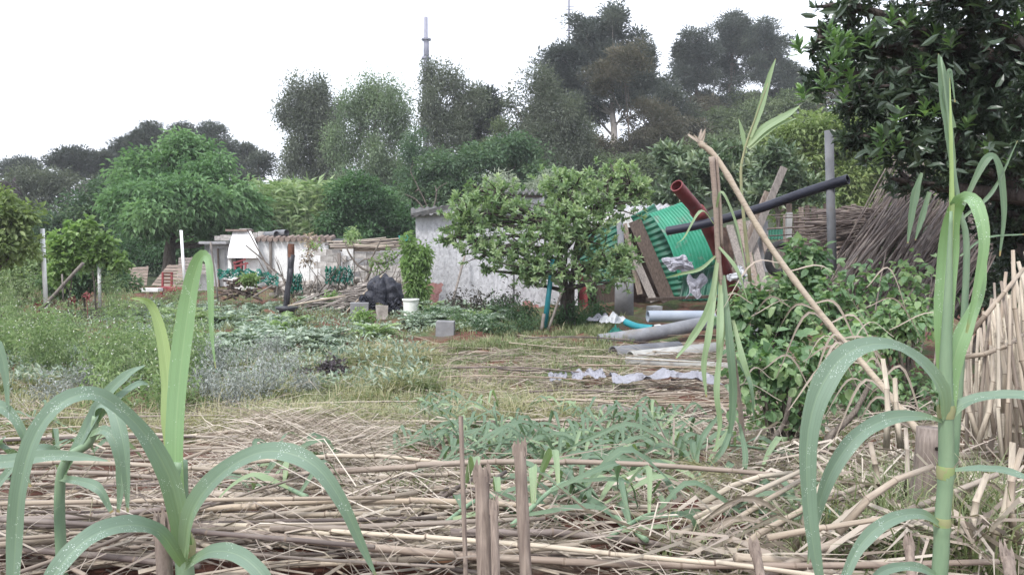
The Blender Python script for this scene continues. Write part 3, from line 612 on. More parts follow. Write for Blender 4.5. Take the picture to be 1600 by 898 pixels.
# chimney hood: tapering prism
mb = MB(); y0, y1 = D-.75, D+.05
def hx(a, b_, d): return P(a, b_, d)
V = [hx(355, 403, y0), hx(404, 403, y0), hx(404, 403, D+.1), hx(355, 403, D+.1), hx(357, 388, y0+.1), hx(404, 388, y0+.1), hx(404, 388, D+.1), hx(357, 388, D+.1), hx(364, 361, D-.3), hx(392, 361, D-.3), hx(392, 361, D+.1), hx(364, 361, D+.1)]
Q = [(0,3,2,1),(0,1,5,4),(1,2,6,5),(2,3,7,6),(3,0,4,7),(4,5,9,8),(5,6,10,9),(6,7,11,10),(7,4,8,11),(8,9,10,11)]
mb.add(V, None, Q); ch = mb.obj('chimney', M['white'], hut)
mb = MB(); box(mb, (X_(361, D), D-.45, Z_(361.5, D)), (X_(394, D), D+.2, Z_(358.5, D))); mb.obj('chimney_cap', M['tile'], ch)
wall_rect('hearth_wall', 380, 404, 403, gz, D-.5, .5, 'white'); wall_rect('hearth_wall', 356, 361.5, 403, gz, D-.5, .5, 'white'); wall_rect('hearth_base', 361.5, 380, 425, gz, D-.5, .5, 'white')
wall_rect('hearth_back', 361.5, 380, 403, 425, D-.06, .05, 'wood_dark')
# roof edge tiles, individually
for a in np.arange(400, 512, 9.2):
    mb = MB(); c = P(a+4.5, 374, D-.05); zt = Z_(371+U(-.6, .6))
    tube(mb, [c+[0, -.12, 0], [c[0], D+.5, c[2]+.08]], .085, 8); mb.obj('roof_tile', M['tile'], hut)
for (a, b_, t0, t1) in ((345, 362, 367, 376), (336, 344.5, 368.5, 376), (396, 403, 363, 372), (404, 413, 361.5, 371.5), (375, 391, 357, 359.5)):
    o = wall_rect('concrete_block', a, b_, t0, t1, D+.4 if a < 370 else D+.6, .25, 'block'); o.parent = None; o.location = parent_loc(hut)
    tag(o, 'grey concrete block lying on the flat roof of the white hut', 'block', 'concrete blocks on the hut roof')
for a, b_, yy in ((415, 432, 366), (430, 448, 363.5)):
    mb = MB(); p0 = P(a, yy+1, D+.6); p1 = P(b_, yy, D+.2)
    sides = 12
    tube(mb, [p0, p1], .11, sides, cap=False); tube(mb, [p1+(p0-p1)*.001, p0], .088, sides, cap=False)
    o = mb.obj('pipe_section', M['fibre']); tag(o, 'short grey fibre cement pipe lying on the hut roof, '+('left one' if a == 415 else 'right one'), 'pipe', 'pipes on the hut roof')
mb = MB(); 
for p0, p1, r_ in (((386, 358), (425, 432), .028), ((384, 383), (440, 432), .035), ((400, 400), (425, 445), .02)): limb(mb, P(*p0, D-1.6), P(*p1, D-1.8), r_*.6, r_, 8, .04, 5)
o = mb.obj('leaning_branch', M['bark']); tag(o, 'bare grey branches leaning across the white hut wall', 'branches')

# ---------------- block lean-to beside the hut ----------------
D2 = 23.5
lean = thing('block_leanto', 'ruined concrete block lean-to with a cane roof between hut and shed', 'lean-to', (X_(570, D2), D2, 0))
blk = MB(); box(blk, (-.195, -.07, -.095), (.195, .07, .095)); bme = blk.mesh('block', M['block'])
def block_run(parent, px0, px1, top, bot, d, skip=.0):
    z0 = Z_(bot, d); z1 = Z_(top, d); x0 = X_(px0, d); x1 = X_(px1, d); pl = parent_loc(parent); r = 0; z = z0+.1
    while z < z1:
        x = x0+.2+(.2 if r % 2 else 0)
        while x < x1:
            if rng.random() > skip*(1 if z > z1-.45 else .15):
                o = bpy.data.objects.new('block', bme); col.objects.link(o); o.parent = parent
                o.location = (x-pl[0], d+.07-pl[1]+U(-.008, .008), z-pl[2]); o.rotation_euler = (0, U(-.01, .01), U(-.02, .02))
            x += .402
        z += .2; r += 1
block_run(lean, 490, 532, 392, 440, D2, .2); block_run(lean, 552, 640, 392, 445, D2, .25)
wq = wall_rect('white_panel', 535, 552, 389, 430, D2+.15, .05, 'white', lean)
mb = MB(); box(mb, (X_(505, D2), D2+2.2, 0), (X_(645, D2), D2+2.35, Z_(388, D2))); mb.obj('back_wall', M['greywall'], lean)
mb = MB(); bar(mb, P(530, 395, D2), P(530, 445, D2), .09, .09, (0, 1, 0)); mb.obj('timber_post', M['wood_grey'], lean)
for kx in range(46):
    mb = MB(); a = U(505, 560); b_ = U(590, 642); y0 = U(376, 391)+((a-505)*-.04); dd = D2+U(-.3, 1.8)
    limb(mb, P(a, y0+2, dd), P(b_, y0+U(-5, 4), dd+U(-.2, .2)), U(.02, .035), U(.012, .02), 6, .015, 5, sag=-.02)
    mb.obj('roof_cane', M['cane' if rng.random() < .5 else 'cane_dark'], lean)
mb = MB(); mb.add([P(622, 368, D2), P(640, 367, D2), P(641, 375, D2-.1), P(630, 377, D2-.1), P(624, 374, D2-.1)], [(0, 1, 4), (1, 3, 4), (1, 2, 3)]); o = mb.obj('green_plastic_scrap', M['net']); tag(o, 'scrap of teal plastic on the cane roof corner', 'plastic scrap')

# rubble wall in front of lean-to and hut
rw = thing('rubble_wall', 'low grey rubble wall running between the hut and the tarpaulin heap', 'wall', (X_(540, 20.5), 20.5, 0))
def stone_mesh(r_=.14, flat=.7):
    n1, n2 = 8, 5; V = []
    for i_ in range(1, n2):
        ph = math.pi*i_/n2
        for j in range(n1):
            th = 2*math.pi*j/n1; s = 1+U(-.16, .16); V.append((r_*1.25*math.sin(ph)*math.cos(th)*s, r_*math.sin(ph)*math.sin(th)*s, r_*flat*math.cos(ph)*s))
    V += [(0, 0, r_*flat), (0, 0, -r_*flat)]; T = []; Q = []
    for i_ in range(n2-2):
        for j in range(n1): Q.append((i_*n1+j, (i_+1)*n1+j, (i_+1)*n1+(j+1) % n1, i_*n1+(j+1) % n1))
    for j in range(n1): T.append((len(V)-2, j, (j+1) % n1)); T.append((len(V)-1, (n2-2)*n1+(j+1) % n1, (n2-2)*n1+j))
    return MB().add(V, T, Q).mesh('stone', M['stone'])
sm = [stone_mesh() for _ in range(6)]
pl = parent_loc(rw)
for z in range(4):
    for px in np.arange(428, 648, 12.5):
        if rng.random() < (.05, .1, .4, .8)[z]: continue
        o = bpy.data.objects.new('stone', sm[int(rng.integers(6))]); col.objects.link(o); o.parent = rw
        o.location = (X_(px+U(-4, 4)+6*(z % 2), 20.5)-pl[0], U(-.08, .08), .08+z*.15+U(-.05, .05)); o.rotation_euler = (U(-.6, .6), U(-.6, .6), U(0, 6)); o.scale = (U(.6, 1.15),)*3
mb = MB(); box(mb, (X_(428, 20.7), 20.62, -.1), (X_(648, 20.7), 20.75, .5)); mb.obj('mortar_core', M['stone'], rw)
# netting: draped teal mesh as fine strands
def netting(name, label, pts, d, n, L, wd):
    mb = MB(); nu, nv = 44, 26
    x0 = min(p[0]-p[2] for p in pts); x1 = max(p[0]+p[2] for p in pts); V = []
    for i_ in range(nu+1):
        px = x0+(x1-x0)*i_/nu; w_ = np.array([math.exp(-((px-p[0])/p[2])**2) for p in pts])+1e-6; w_ /= w_.sum()
        cy = sum(w_*[p[1] for p in pts]); ry = sum(w_*[p[3] for p in pts])*(1+.25*math.sin(i_*.9)+U(-.12, .12))
        for j in range(nv+1):
            v = 2*j/nv-1; V.append(P(px+U(-1.3, 1.3), cy+ry*v+U(-1.3, 1.3), d+.12*math.sin(i_*.8+2*v)+.05*math.sin(i_*2.1-3*v)-.12*v))
    Q = [(i_*(nv+1)+j, (i_+1)*(nv+1)+j, (i_+1)*(nv+1)+j+1, i_*(nv+1)+j+1) for i_ in range(nu) for j in range(nv) if (i_+j) % 2 == 0 or rng.random() < .45]
    mb.add(V, None, Q, rng.random(len(V))); o = mb.obj(name, M['net']); tag(o, label, 'netting'); return o
netting('green_net', 'teal netting draped over the dark log heap', [(352, 428, 12, 6), (375, 427, 18, 7), (405, 432, 16, 10), (425, 438, 10, 8)], 19, .9, .14, .05)
netting('green_net', 'teal netting hanging behind the black post', [(463, 430, 9, 14), (462, 455, 10, 12)], 18.5, .9, .14, .05)
netting('green_net', 'pale torn teal netting hung on the rubble wall', [(530, 430, 22, 12)], 19.5, .35, .16, .025)
for q in range(60):
    mb = MB(); a = U(430, 640); c0 = P(a, U(435, 475), 19.6+U(-.5, .5)); limb(mb, c0, P(a+U(-35, 35), U(395, 450), 19.6+U(-.5, .5)), U(.012, .024), .006, 7, .1, 5)
    tag(mb.obj('dry_stalk', M['bark' if q % 2 else 'wood_grey'], None, False, c0), 'dry stalk standing before the rubble wall, '+where(a, ['behind the burnt post', 'right of the burnt post', 'behind the branch heap', 'at the bare fruit tree', 'behind the tarpaulin'], 430, 640), 'stalk', 'dry stalks before the rubble wall')
# log heap
ldir = thing('log_heap', 'heap of dark prunings and logs under the teal net', 'log heap', gp(372, 18.6))
for q in range(46):
    mb = MB(); a = U(345, 400); y_ = U(436, 466)
    limb(mb, P(a, y_, 18.6+U(-.4, .4)), P(a+U(-26, 26), y_+U(-9, 9), 18.6+U(-.5, .5)), U(.025, .05), .02, 5, .04, 5); mb.obj('branch', M['wood_dark' if q % 3 else 'wood'], ldir)
tree('green_hedge_bush', 'small bright green weed sprouting on the log heap', 'plant', 18.2, 388, [(390, 436, 12, 7)], 380, .1, .05, .09, 10, 'vine', r0=.01)

# ---------------- brown slatted panels, chair, white posts ----------------
def slat_panel(label, c4, d0, d1, slats, m='brownpanel'):
    c4 = [P(*c, d_) for c, d_ in zip(c4, (d0, d0, d1, d1))]   # bl, br, tr, tl
    root = thing('slatted_panel', label, 'panel', (c4[0]+c4[1])/2, 'slatted panels by the walnut tree')
    for s in range(slats):
        f0 = (s+.08)/slats; f1 = (s+.9)/slats; mb = MB()
        a = c4[0]+(c4[3]-c4[0])*f0; b_ = c4[1]+(c4[2]-c4[1])*f0; c_ = c4[1]+(c4[2]-c4[1])*f1; d_ = c4[0]+(c4[3]-c4[0])*f1
        n_ = np.array([0, -.02, 0]); V = [a, b_, c_, d_, a-n_, b_-n_, c_-n_, d_-n_]
        mb.add(V, None, [(0,1,2,3),(7,6,5,4),(0,4,5,1),(1,5,6,2),(2,6,7,3),(3,7,4,0)]); mb.obj('slat', M[m], root)
    mb = MB(); bar(mb, c4[0]+[.05, .05, 0], c4[3]+[.05, .05, 0], .05, .04, (0, 1, 0)); bar(mb, c4[1]+[-.05, .05, 0], c4[2]+[-.05, .05, 0], .05, .04, (0, 1, 0)); mb.obj('batten', M['wood'], root)
slat_panel('weathered slatted panel lying left under the walnut', [(182, 440), (229, 446), (232, 416), (196, 418)], 22, 22.4, 6)
slat_panel('broad slatted panel leaning at the walnut trunk', [(236, 446), (290, 449), (286, 413), (262, 414)], 21.6, 22.2, 7)
slat_panel('slatted crate side standing behind the red chair', [(278, 425), (300, 425), (302, 402), (279, 402)], 22.8, 23, 5, 'wood_grey')
slat_panel('grey board stack right of the slatted panels', [(296, 428), (326, 428), (326, 412), (300, 412)], 22.8, 23, 4, 'wood_grey')
d = 20.8; root = thing('red_chair', 'faded red wooden chair with a slatted back in the left garden', 'chair', gp(262, d))
def cbar(name, a, b_, w_=.045, dd=0, dd2=0, m='redpaint'):
    mb = MB(); bar(mb, P(*a, d+dd), P(*b_, d+dd2), w_, w_, (0, 1, .01)); mb.obj(name, M[m], root)
cbar('leg', (254, 456), (254.5, 425), .05, .2, .2); cbar('leg', (268, 456), (268.5, 425), .05, .2, .2); cbar('leg', (252, 460), (252.5, 449), .05, -.25, -.25); cbar('leg', (272, 460), (271.5, 449), .05, -.25, -.25)
for y_ in (426, 431, 436.5, 442): cbar('back_rail', (254, y_), (269, y_), .035, .2, .2, 'rust')
mb = MB(); c = P(262, 449, d); box(mb, (c[0]-.19, d-.28, c[2]-.02), (c[0]+.19, d+.22, c[2]+.02)); mb.obj('seat', M['redpaint'], root)
mb = MB(); c = P(281, 452, 20.4); box(mb, (c[0]-.26, 20.2, c[2]-.03), (c[0]+.26, 20.6, c[2]+.05)); o = mb.obj('red_plank', M['redpaint']); tag(o, 'faded red plank beside the red chair', 'plank')
d = 24.6; root = thing('red_chair', 'red folding chair in front of the hut hearth', 'chair', gp(375, d))
for a, b_ in (((364, 411), (384, 405)), ((366, 416), (388, 411)), ((368, 421), (366, 409)), ((376, 426), (377, 407)), ((383, 428), (384, 410))): cbar('rail' if abs(a[0]-b_[0]) > 5 else 'leg', a, b_, .05, 0, .1)
mb = MB(); c = P(284, 430, 22.4); box(mb, (c[0]-.14, 22.4, c[2]-.1), (c[0]+.12, 22.5, c[2]+.08)); o = mb.obj('white_box', M['whitepaint']); tag(o, 'small white box leaning on the slatted panel', 'box')
mb = MB(); c = P(240, 450, 20); box(mb, (c[0]-.28, 19.8, c[2]-.08), (c[0]+.2, 20.1, c[2]+.0)); o = mb.obj('white_board', M['whitepaint']); tag(o, 'small white board lying left of the red chair', 'board')
wall = MB(); box(wall, (X_(296, 23.2), 23.2, -.05), (X_(325, 23.2), 23.4, Z_(424, 23.2))); o = wall.obj('low_white_wall', M['white']); tag(o, 'low white wall between the slatted panels and the hut', 'wall')
def post(name, label, cat, a, b_, d, r_, m, group=None, r2=None, sides=8, cap=True, segs=2, wob=0, dd=0):
    p1 = P(*b_, d+dd); p0 = P(*a, d)
    mb = MB(); 
    if segs > 2: limb(mb, p0, p1, r_, r2 or r_, segs, wob, sides)
    else: tube(mb, [p0, p1], [r_, r2 or r_], sides, cap)
    o = mb.obj(name, M[m], None, sides > 6, p0); tag(o, label, cat, group); return o
post('white_post', 'tall white post at the left edge beside the vines', 'post', (72, 480), (66, 357), 14.5, .04, 'whitepaint', 'white posts')
post('white_post', 'short white post right of the trellis vines', 'post', (156, 480), (155, 417), 15.5, .035, 'whitepaint', 'white posts')
post('white_rod', 'thin white rod above the short white post', 'rod', (155, 420), (155, 392), 15.5, .012, 'whitepaint')
post('white_post', 'white post in front of the walnut tree', 'post', (289, 452), (283, 360), 18, .035, 'whitepaint', 'white posts', dd=.2)
post('leaning_pole', 'grey pole leaning diagonally across the vine trellis', 'pole', (62, 485), (130, 411), 13.5, .03, 'wood_grey', segs=6, wob=.01)
post('stake', 'short thin stake beside the leaning pole', 'stake', (99, 470), (97, 428), 14, .015, 'wood_grey', 'thin garden stakes')
post('stake', 'thin grey stake standing by the teal net', 'stake', (341, 470), (329, 378), 17, .02, 'wood_grey', 'thin garden stakes', segs=6, wob=.01)
post('stake', 'grey pole leaning right of the log heap', 'stake', (395, 464), (425, 446), 17, .02, 'wood_grey', 'thin garden stakes', segs=5, wob=.01)
# vines on trellis
for (ex, lb, bx) in (([(95, 388, 8, 34), (118, 372, 8, 24), (88, 430, 9, 20), (108, 410, 8, 16)], 'bright vine climbing beside the tall white post', 100),
                 ([(140, 362, 6, 22), (160, 385, 10, 26), (174, 402, 14, 8), (138, 405, 8, 14), (190, 412, 10, 7)], 'bright vine above the short white post', 148)):
    tree('trellis_vine', lb, 'vine', 15.5, bx, ex, 1900, .11, .09, .1, 9, 'vine', r0=.025, group='vines on the trellis', shell=.6, limbs=4, barkm='bark')
tree('green_hedge_bush', 'dark leafy bush under the trellis vines', 'bush', 17, 130, [(120, 425, 30, 18), (165, 430, 26, 18), (190, 440, 24, 12), (100, 445, 40, 12)], 6500, .1, .05, .18, 16, 'bushmid', r0=.03)
for a, b_, lb in ((116, 470, 'dark red flower head under the trellis vines, between the posts'), (135, 462, 'dark red flower head nearest the short white post'), (60, 475, 'dark red flower head at the foot of the tall white post')):
    mb = MB(); tube(mb, [gp(a, 14.5), P(a, b_, 14.5)], .006, 4)
    c = P(a, b_, 14.5)+rng.normal(0, .03, (14, 3)); leaves(mb, c, rand_dirs(14), .06, .05); tag(mb.obj('red_flower', M['redpaint']), lb, 'flower')

# ---------------- black post with rusty pipe, pots ----------------
d = 16.6; root = thing('burnt_post', 'black post with a rusty pipe on top leaning right of the hut', 'post', gp(447, d))
mb = MB(); limb(mb, P(445, 492, d), P(456, 398, d+.1), .055, .07, 8, .02, 9); limb(mb, P(450, 480, d-.05), P(454, 420, d-.07), .03, .04, 6, .02, 6); mb.obj('post_shaft', M['black'], root, True)
mb = MB(); tube(mb, [P(455, 402, d+.1), P(455, 381, d+.12)], .07, 10, cap=False); tube(mb, [P(455, 381, d+.12), P(455, 402, d+.1)], .058, 10, cap=False); mb.obj('rusty_sleeve', M['rust'], root, True)
mb = MB(); c = gp(447, 15.8); tube(mb, [c, c+[0, 0, .1], c+[0, 0, .16], c+[0, 0, .14]], [.14, .2, .24, .1], 12, tint=.5); o = mb.obj('black_basin', M['black'], None, True); tag(o, 'black plastic basin at the foot of the burnt post', 'basin')
mb = MB(); c = gp(408, 14.6); box(mb, c-[.09, .09, 0], c+[.09, .09, .17]); o = mb.obj('blue_tub', M['blue']); tag(o, 'small blue plastic tub among the garden weeds', 'tub')
mb = MB(); bar(mb, P(415, 484, 16.8), P(432, 492, 16.4), .14, .03); o = mb.obj('rusty_sheet', M['rust']); tag(o, 'rusty brown sheet lying left of the black basin', 'sheet')

# ---------------- stick pile and bare shrub ----------------
for q in range(70):
    mb = MB(); a = U(455, 560); y_ = np.interp(a, [455, 560], [482, 452])+U(-6, 22); L = U(30, 90); an = U(-.55, .02)
    d_ = 17.2+U(-.5, .6); c0 = P(a, min(y_, 492), d_); c1 = P(a+L*math.cos(an), min(y_, 492)+L*math.sin(an)*.8, d_+U(-.3, .3))
    limb(mb, c0, c1, U(.014, .03), .01, 5, .03, 5); o = mb.obj('pruned_branch', M['wood_grey' if q % 3 else 'bark_pale'], None, False, c0)
    tag(o, 'dry pruned branch '+where(a, ['at the left end', 'left of centre', 'in the centre', 'right of centre', 'at the tarpaulin end'], 455, 560)+' of the branch heap, '+where(d_, ['front', 'middle', 'rear'], 16.7, 17.8), 'branch', 'pruned branches in the heap')
for a, b_, nm in (((450, 478), (540, 462), 'first'), ((520, 508), (597, 430), 'second'), ((545, 505), (586, 470), 'third')):
    post('leaning_pole', {'first': 'long pale pole lying from the basin over the branch heap', 'second': 'pale pole leaning up to the right over the branch heap', 'third': 'short pale pole resting against the black tarpaulin'}[nm], 'pole', a, b_, 16.2, .02, 'cane_fresh', segs=7, wob=.015)
b0 = gp(572, 18.5); root = thing('bare_shrub', 'bare crooked fruit tree with a few leaves beside the tarpaulin', 'bare tree', b0); mb = MB()
for pts, r_ in (([(560, 490), (565, 455), (578, 425), (582, 405)], .06), ([(578, 425), (560, 415), (545, 395), (540, 380)], .035), ([(582, 405), (595, 412), (615, 405), (625, 395)], .035), ([(582, 405), (570, 405), (560, 412)], .03), ([(578, 408), (590, 385), (596, 372)], .025), ([(552, 404), (540, 408), (532, 400)], .018), ([(568, 445), (595, 428), (606, 418)], .03)):
    q = [P(a, b_, 18.5) for a, b_ in pts]; q = [b0]+q[1:] if pts[0][1] == 490 else q; tube(mb, spline(q, 10), np.linspace(r_, r_*.4, 10), 6)
mb.obj('trunk', M['bark'], root, True); mb = MB()
for a, b_ in ((605, 400), (598, 405), (600, 418), (548, 368), (490, 385), (585, 415), (612, 396)): leaves(mb, P(a, b_, 18.4)+rng.normal(0, .09, (30, 3)), rand_dirs(30), .1, .05, big=True)
mb.obj('foliage', M['vine'], root)
for bx, ex, lb in ((485, [(487, 380, 10, 16), (480, 400, 8, 14)], 'thin dry leafed sapling in front of the white hut wall'), (548, [(552, 366, 8, 8), (549, 372, 5, 10)], 'thin green sprig above the cane roof')):
    tree('sapling', lb, 'sapling', 20, bx, ex, 260, .1, .045, .1, 8, 'weed' if bx == 548 else 'straw_mid', r0=.015, limbs=5)
# climbing vine at shed corner
tree('climbing_vine', 'bright green climber hanging at the left corner of the shed', 'vine', 17.6, 650, [(640, 400, 8, 26), (650, 420, 15, 20), (662, 400, 7, 14), (643, 445, 11, 22), (655, 455, 11, 18), (636, 380, 4, 10)], 3400, .11, .05, .1, 14, 'vine', r0=.02, shell=.6, limbs=6, flat=1.3, droop=.5)

# ---------------- tarpaulin heap, blocks, bucket ----------------
d = 16.4; c = P(594, 462, d)
n1, n2 = 72, 40; V = []
outl = [(-36, 0), (-30, -14), (-22, -28), (-8, -34), (10, -33), (22, -20), (26, -4), (36, 4), (37, 20), (30, 30), (14, 16), (6, 22), (-6, 28), (-18, 20), (-24, 6), (-32, 8)]
def tarp_mesh():
    mb = MB(); V = []; Q = []
    for j in range(n2):
        v = j/(n2-1); ang = v*math.pi*.5
        for i_ in range(n1):
            u = 2*math.pi*i_/n1
            r_ = .08+.98*math.sin(ang)**.7; hem = 1+.16*math.sin(3*u+1)+.09*math.sin(7*u)+.05*math.sin(13*u)
            x = .44*r_*hem*math.cos(u); y = .38*r_*hem*math.sin(u); z = .92*math.cos(ang)**.75-.0-(.12*math.sin(2*u+1)+.12*math.sin(5*u+.5))*v**2
            f = .035*math.sin(11*u+3*v)*v+.02*math.sin(23*u+7*v)
            V.append((x*(1+f), y*(1+f), max(z, .0)+.1+f*.4))
    for j in range(n2-1):
        for i_ in range(n1): Q.append((j*n1+i_, j*n1+(i_+1) % n1, (j+1)*n1+(i_+1) % n1, (j+1)*n1+i_))
    V.append((0, 0, 1.0)); T = [(len(V)-1, (i_+1) % n1, i_) for i_ in range(n1)]
    from mathutils import noise as nz
    W_ = []
    for v in V:
        q = Vector(v)*3.2; k = abs(nz.noise(q))+.5*abs(nz.noise(q*2.3)); W_.append(Vector(v)*(1+.16*(k-.35))+Vector(nz.noise_vector(q*1.7))*.03)
    V = np.array([tuple(v) for v in W_]); V[:, 2] = np.maximum(V[:, 2], -.05); return mb.add(V, T, Q)
b0 = gp(598, d); b0[2] = max(b0[2], 0); root = thing('tarpaulin_heap', 'crumpled black tarpaulin draped over blocks beside the white bucket', 'tarpaulin', b0)
mb = tarp_mesh(); o = mb.mesh('tarpaulin', M['tarp'], True); o = bpy.data.objects.new('tarpaulin', o); col.objects.link(o); o.parent = root; o.scale = (.82, .85, .74); o.location = (-.02, 0, .08)
mb = MB(); V = []; g = 9
for i_ in range(g):
    for j in range(g): V.append(P(560+i_*3.2+j*.6, 466+j*1.8-6*math.sin(i_*.7)+U(-1, 1), d-.42+U(-.05, .05)))
mb.add(V, None, [(i_*g+j, i_*g+j+1, (i_+1)*g+j+1, (i_+1)*g+j) for i_ in range(g-1) for j in range(g-1)]); mb.obj('tarpaulin_flap', M['tarp'], root)
mb = MB(); V = []
for i_ in range(g):
    for j in range(g): V.append(P(606+i_*3, 470+j*2.4+3*math.sin(i_*.9)+U(-1, 1)-i_*.4, d-.4+U(-.06, .06)))
mb.add(V, None, [(i_*g+j, i_*g+j+1, (i_+1)*g+j+1, (i_+1)*g+j) for i_ in range(g-1) for j in range(g-1)]); mb.obj('tarpaulin_flap', M['tarp'], root)
def blockat(px, py, d, sx, sy, sz, lb, m='block', rz=0, name='concrete_block', ry=0):
    mb = MB(); V = np.array([(x, y, z) for z in (0, 1) for x, y in ((-.5, -.5), (.5, -.5), (.5, .5), (-.5, .5))])*[sx, sy, sz]+rng.normal(0, .008, (8, 3))
    mb.add(V, None, [(0,3,2,1),(4,5,6,7),(0,1,5,4),(1,2,6,5),(2,3,7,6),(3,0,4,7)]); o = mb.obj(name, M[m]); o.location = P(px, py, d); o.rotation_euler = (0, ry, rz); return tag(o, lb, 'block')
blockat(562, 500, 15.6, .36, .2, .36, 'square concrete block standing left of the tarpaulin', 'concrete', .15)
blockat(597, 498, 15.3, .2, .16, .27, 'pale rounded stone propped under the tarpaulin front', 'stone', .3, 'pale_stone')
blockat(696, 526, 12.7, .3, .16, .26, 'white block half hidden in plants before the shed', 'concrete', -.1)
blockat(592, 512, 14.4, .2, .14, .08, 'flat grey stone in the weeds below the tarpaulin', 'stone', .2, 'flat_stone')
# bucket
d = 15.2; c = P(642, 497, d); root = thing('white_bucket', 'white plastic bucket with a rim standing by the tarpaulin', 'bucket', c)
mb = MB(); tube(mb, [c, c+[0, 0, .02], c+[0, 0, .36]], [.13, .135, .158], 24, cap=False)
tube(mb, [c+[0, 0, .36], c+[0, 0, .03]], [.15, .127], 24, cap=False); tube(mb, [c, c+[0, 0, .025]], [.13, .13], 24); mb.obj('bucket_body', M['bucket'], root, True)
mb = MB(); tube(mb, [c+[0, 0, .345], c+[0, 0, .35], c+[0, 0, .385], c+[0, 0, .39]], [.16, .172, .172, .16], 24, cap=False); mb.obj('rim', M['bucket'], root, True)
mb = MB(); a = np.linspace(0, math.pi, 12); pts = np.stack([c[0]+.17*np.cos(a), c[1]-.17*np.sin(a)*.5-.02, c[2]+.33-.12*np.sin(a)], 1); tube(mb, pts, .004, 5); mb.obj('handle', M['rust'], root)

# ---------------- shed ----------------
D3 = 18.6
shed = thing('shed', 'grey whitewashed rough plastered shed with red stains and dark roof edge', 'shed', (X_(650, D3), D3, 0))
def gridwall(name, a, b_, topa, topb, d, par, m, nx_=40, nz_=24, amp=.015, th=.2):
    x0, x1 = X_(a, d), X_(b_, d); V = []; Q = []
    for j in range(nz_+1):
        for i_ in range(nx_+1):
            f = i_/nx_; zt = Z_(topa+(topb-topa)*f, d); x = x0+(x1-x0)*f
            V.append((x, d+amp*(math.sin(3*x+5*j/nz_)+.6*math.sin(7*x-4*j/nz_))+U(-.004, .004), -.15+(zt+.15)*j/nz_))
    for j in range(nz_):
        for i_ in range(nx_): q = j*(nx_+1)+i_; Q.append((q, q+1, q+nx_+2, q+nx_+1))
    mb = MB().add(V, None, Q); box(mb, (x0, d+.04, -.15), (x1, d+th, min(Z_(topa, d), Z_(topb, d))-.005))
    return mb.obj(name, M[m], par)
gridwall('front_wall', 650, 802, 336, 322, D3, shed, 'plaster'); gridwall('front_wall', 804, 903, 332, 330, D3+.03, shed, 'plaster')
mb = MB(); box(mb, (X_(650, D3), D3+.2, -.1), (X_(650, D3)+.2, D3+3, Z_(337, D3)-.03)); box(mb, (X_(903, D3)-.2, D3+.25, -.1), (X_(903, D3), D3+3, Z_(335, D3)-.03)); box(mb, (X_(650, D3)+.2, D3+2.8, -.1), (X_(903, D3)-.2, D3+3, Z_(335, D3)-.03)); mb.obj('side_wall', M['plaster'], shed)
def corrug(name, c4, waves, amp, parent, m, nl=10, bendz=0, bend=(0, 0, 0), ragged=0, th=True, prof=8):
    """c4: world corners bl, br, tr, tl; corrugation runs across bl->br"""
    c4 = [np.asarray(c, float) for c in c4]; n_ = waves*prof+1; V = []; Q = []
    nrm = unit(np.cross(c4[1]-c4[0], c4[3]-c4[0])); bend = np.asarray(bend, float)
    for j in range(nl+1):
        v = j/nl
        for i_ in range(n_):
            u = i_/(n_-1); p = (c4[0]*(1-u)+c4[1]*u)*(1-v)+(c4[3]*(1-u)+c4[2]*u)*v
            p = p+nrm*amp*math.sin(u*waves*2*math.pi)+bend*4*v*(1-v)
            if ragged and j in (0, nl): p = p+(c4[3]-c4[0])*U(-ragged, ragged)
            V.append(p)
    for j in range(nl):
        for i_ in range(n_-1): q = j*n_+i_; Q.append((q, q+1, q+n_+1, q+n_))
    mb = MB().add(V, None, Q); o = mb.obj(name, M[m], parent, True)
    s = o.modifiers.new('s', 'SOLIDIFY'); s.thickness = .006; return o
corrug('roof_sheet', [P(802, 326, D3-.25), P(642, 338, D3-.25), P(642, 326, D3+3.2), P(802, 314, D3+3.2)], 14, .025, shed, 'darkroof')
mb = MB(); bar(mb, P(643, 337.5, D3-.2), P(706, 322, D3-.2), .06, .1); mb.obj('roof_edge', M['darkroof'], shed)
corrug('roof_sheet', [P(905, 327, D3-.15), P(806, 329, D3-.15), P(806, 318, D3+3.2), P(905, 316, D3+3.2)], 9, .025, shed, 'darkroof')
back = thing('back_room', 'higher white room behind the shed with a dark corrugated roof edge', 'outbuilding', (X_(850, 22.5), 22.5, 0))
D4 = 22.3; gridwall('wall', 786, 850, 307, 307, D4, back, 'white', 16, 10); gridwall('wall', 850, 1040, 318, 322, D4, back, 'white', 30, 10)
mb = MB(); box(mb, (X_(786, D4)-.002, D4+.2, 0), (X_(1040, D4), D4+3, Z_(325, D4))); mb.obj('rear_block', M['greywall'], back)
corrug('roof_sheet', [P(848, 303, D4-.3), P(783, 301, D4-.3), P(783, 296, D4+2.4), P(848, 298, D4+2.4)], 7, .05, back, 'darkroof')
mb = MB(); bar(mb, P(783, 305, D4-.15), P(848, 307, D4-.15), .1, .07); mb.obj('roof_beam', M['wood_dark'], back)
post('leaning_pole', 'grey pole leaning on the whitewashed shed wall', 'pole', (706, 476), (727, 396), 17.8, .028, 'wood_grey', segs=5, wob=.01, dd=.6)

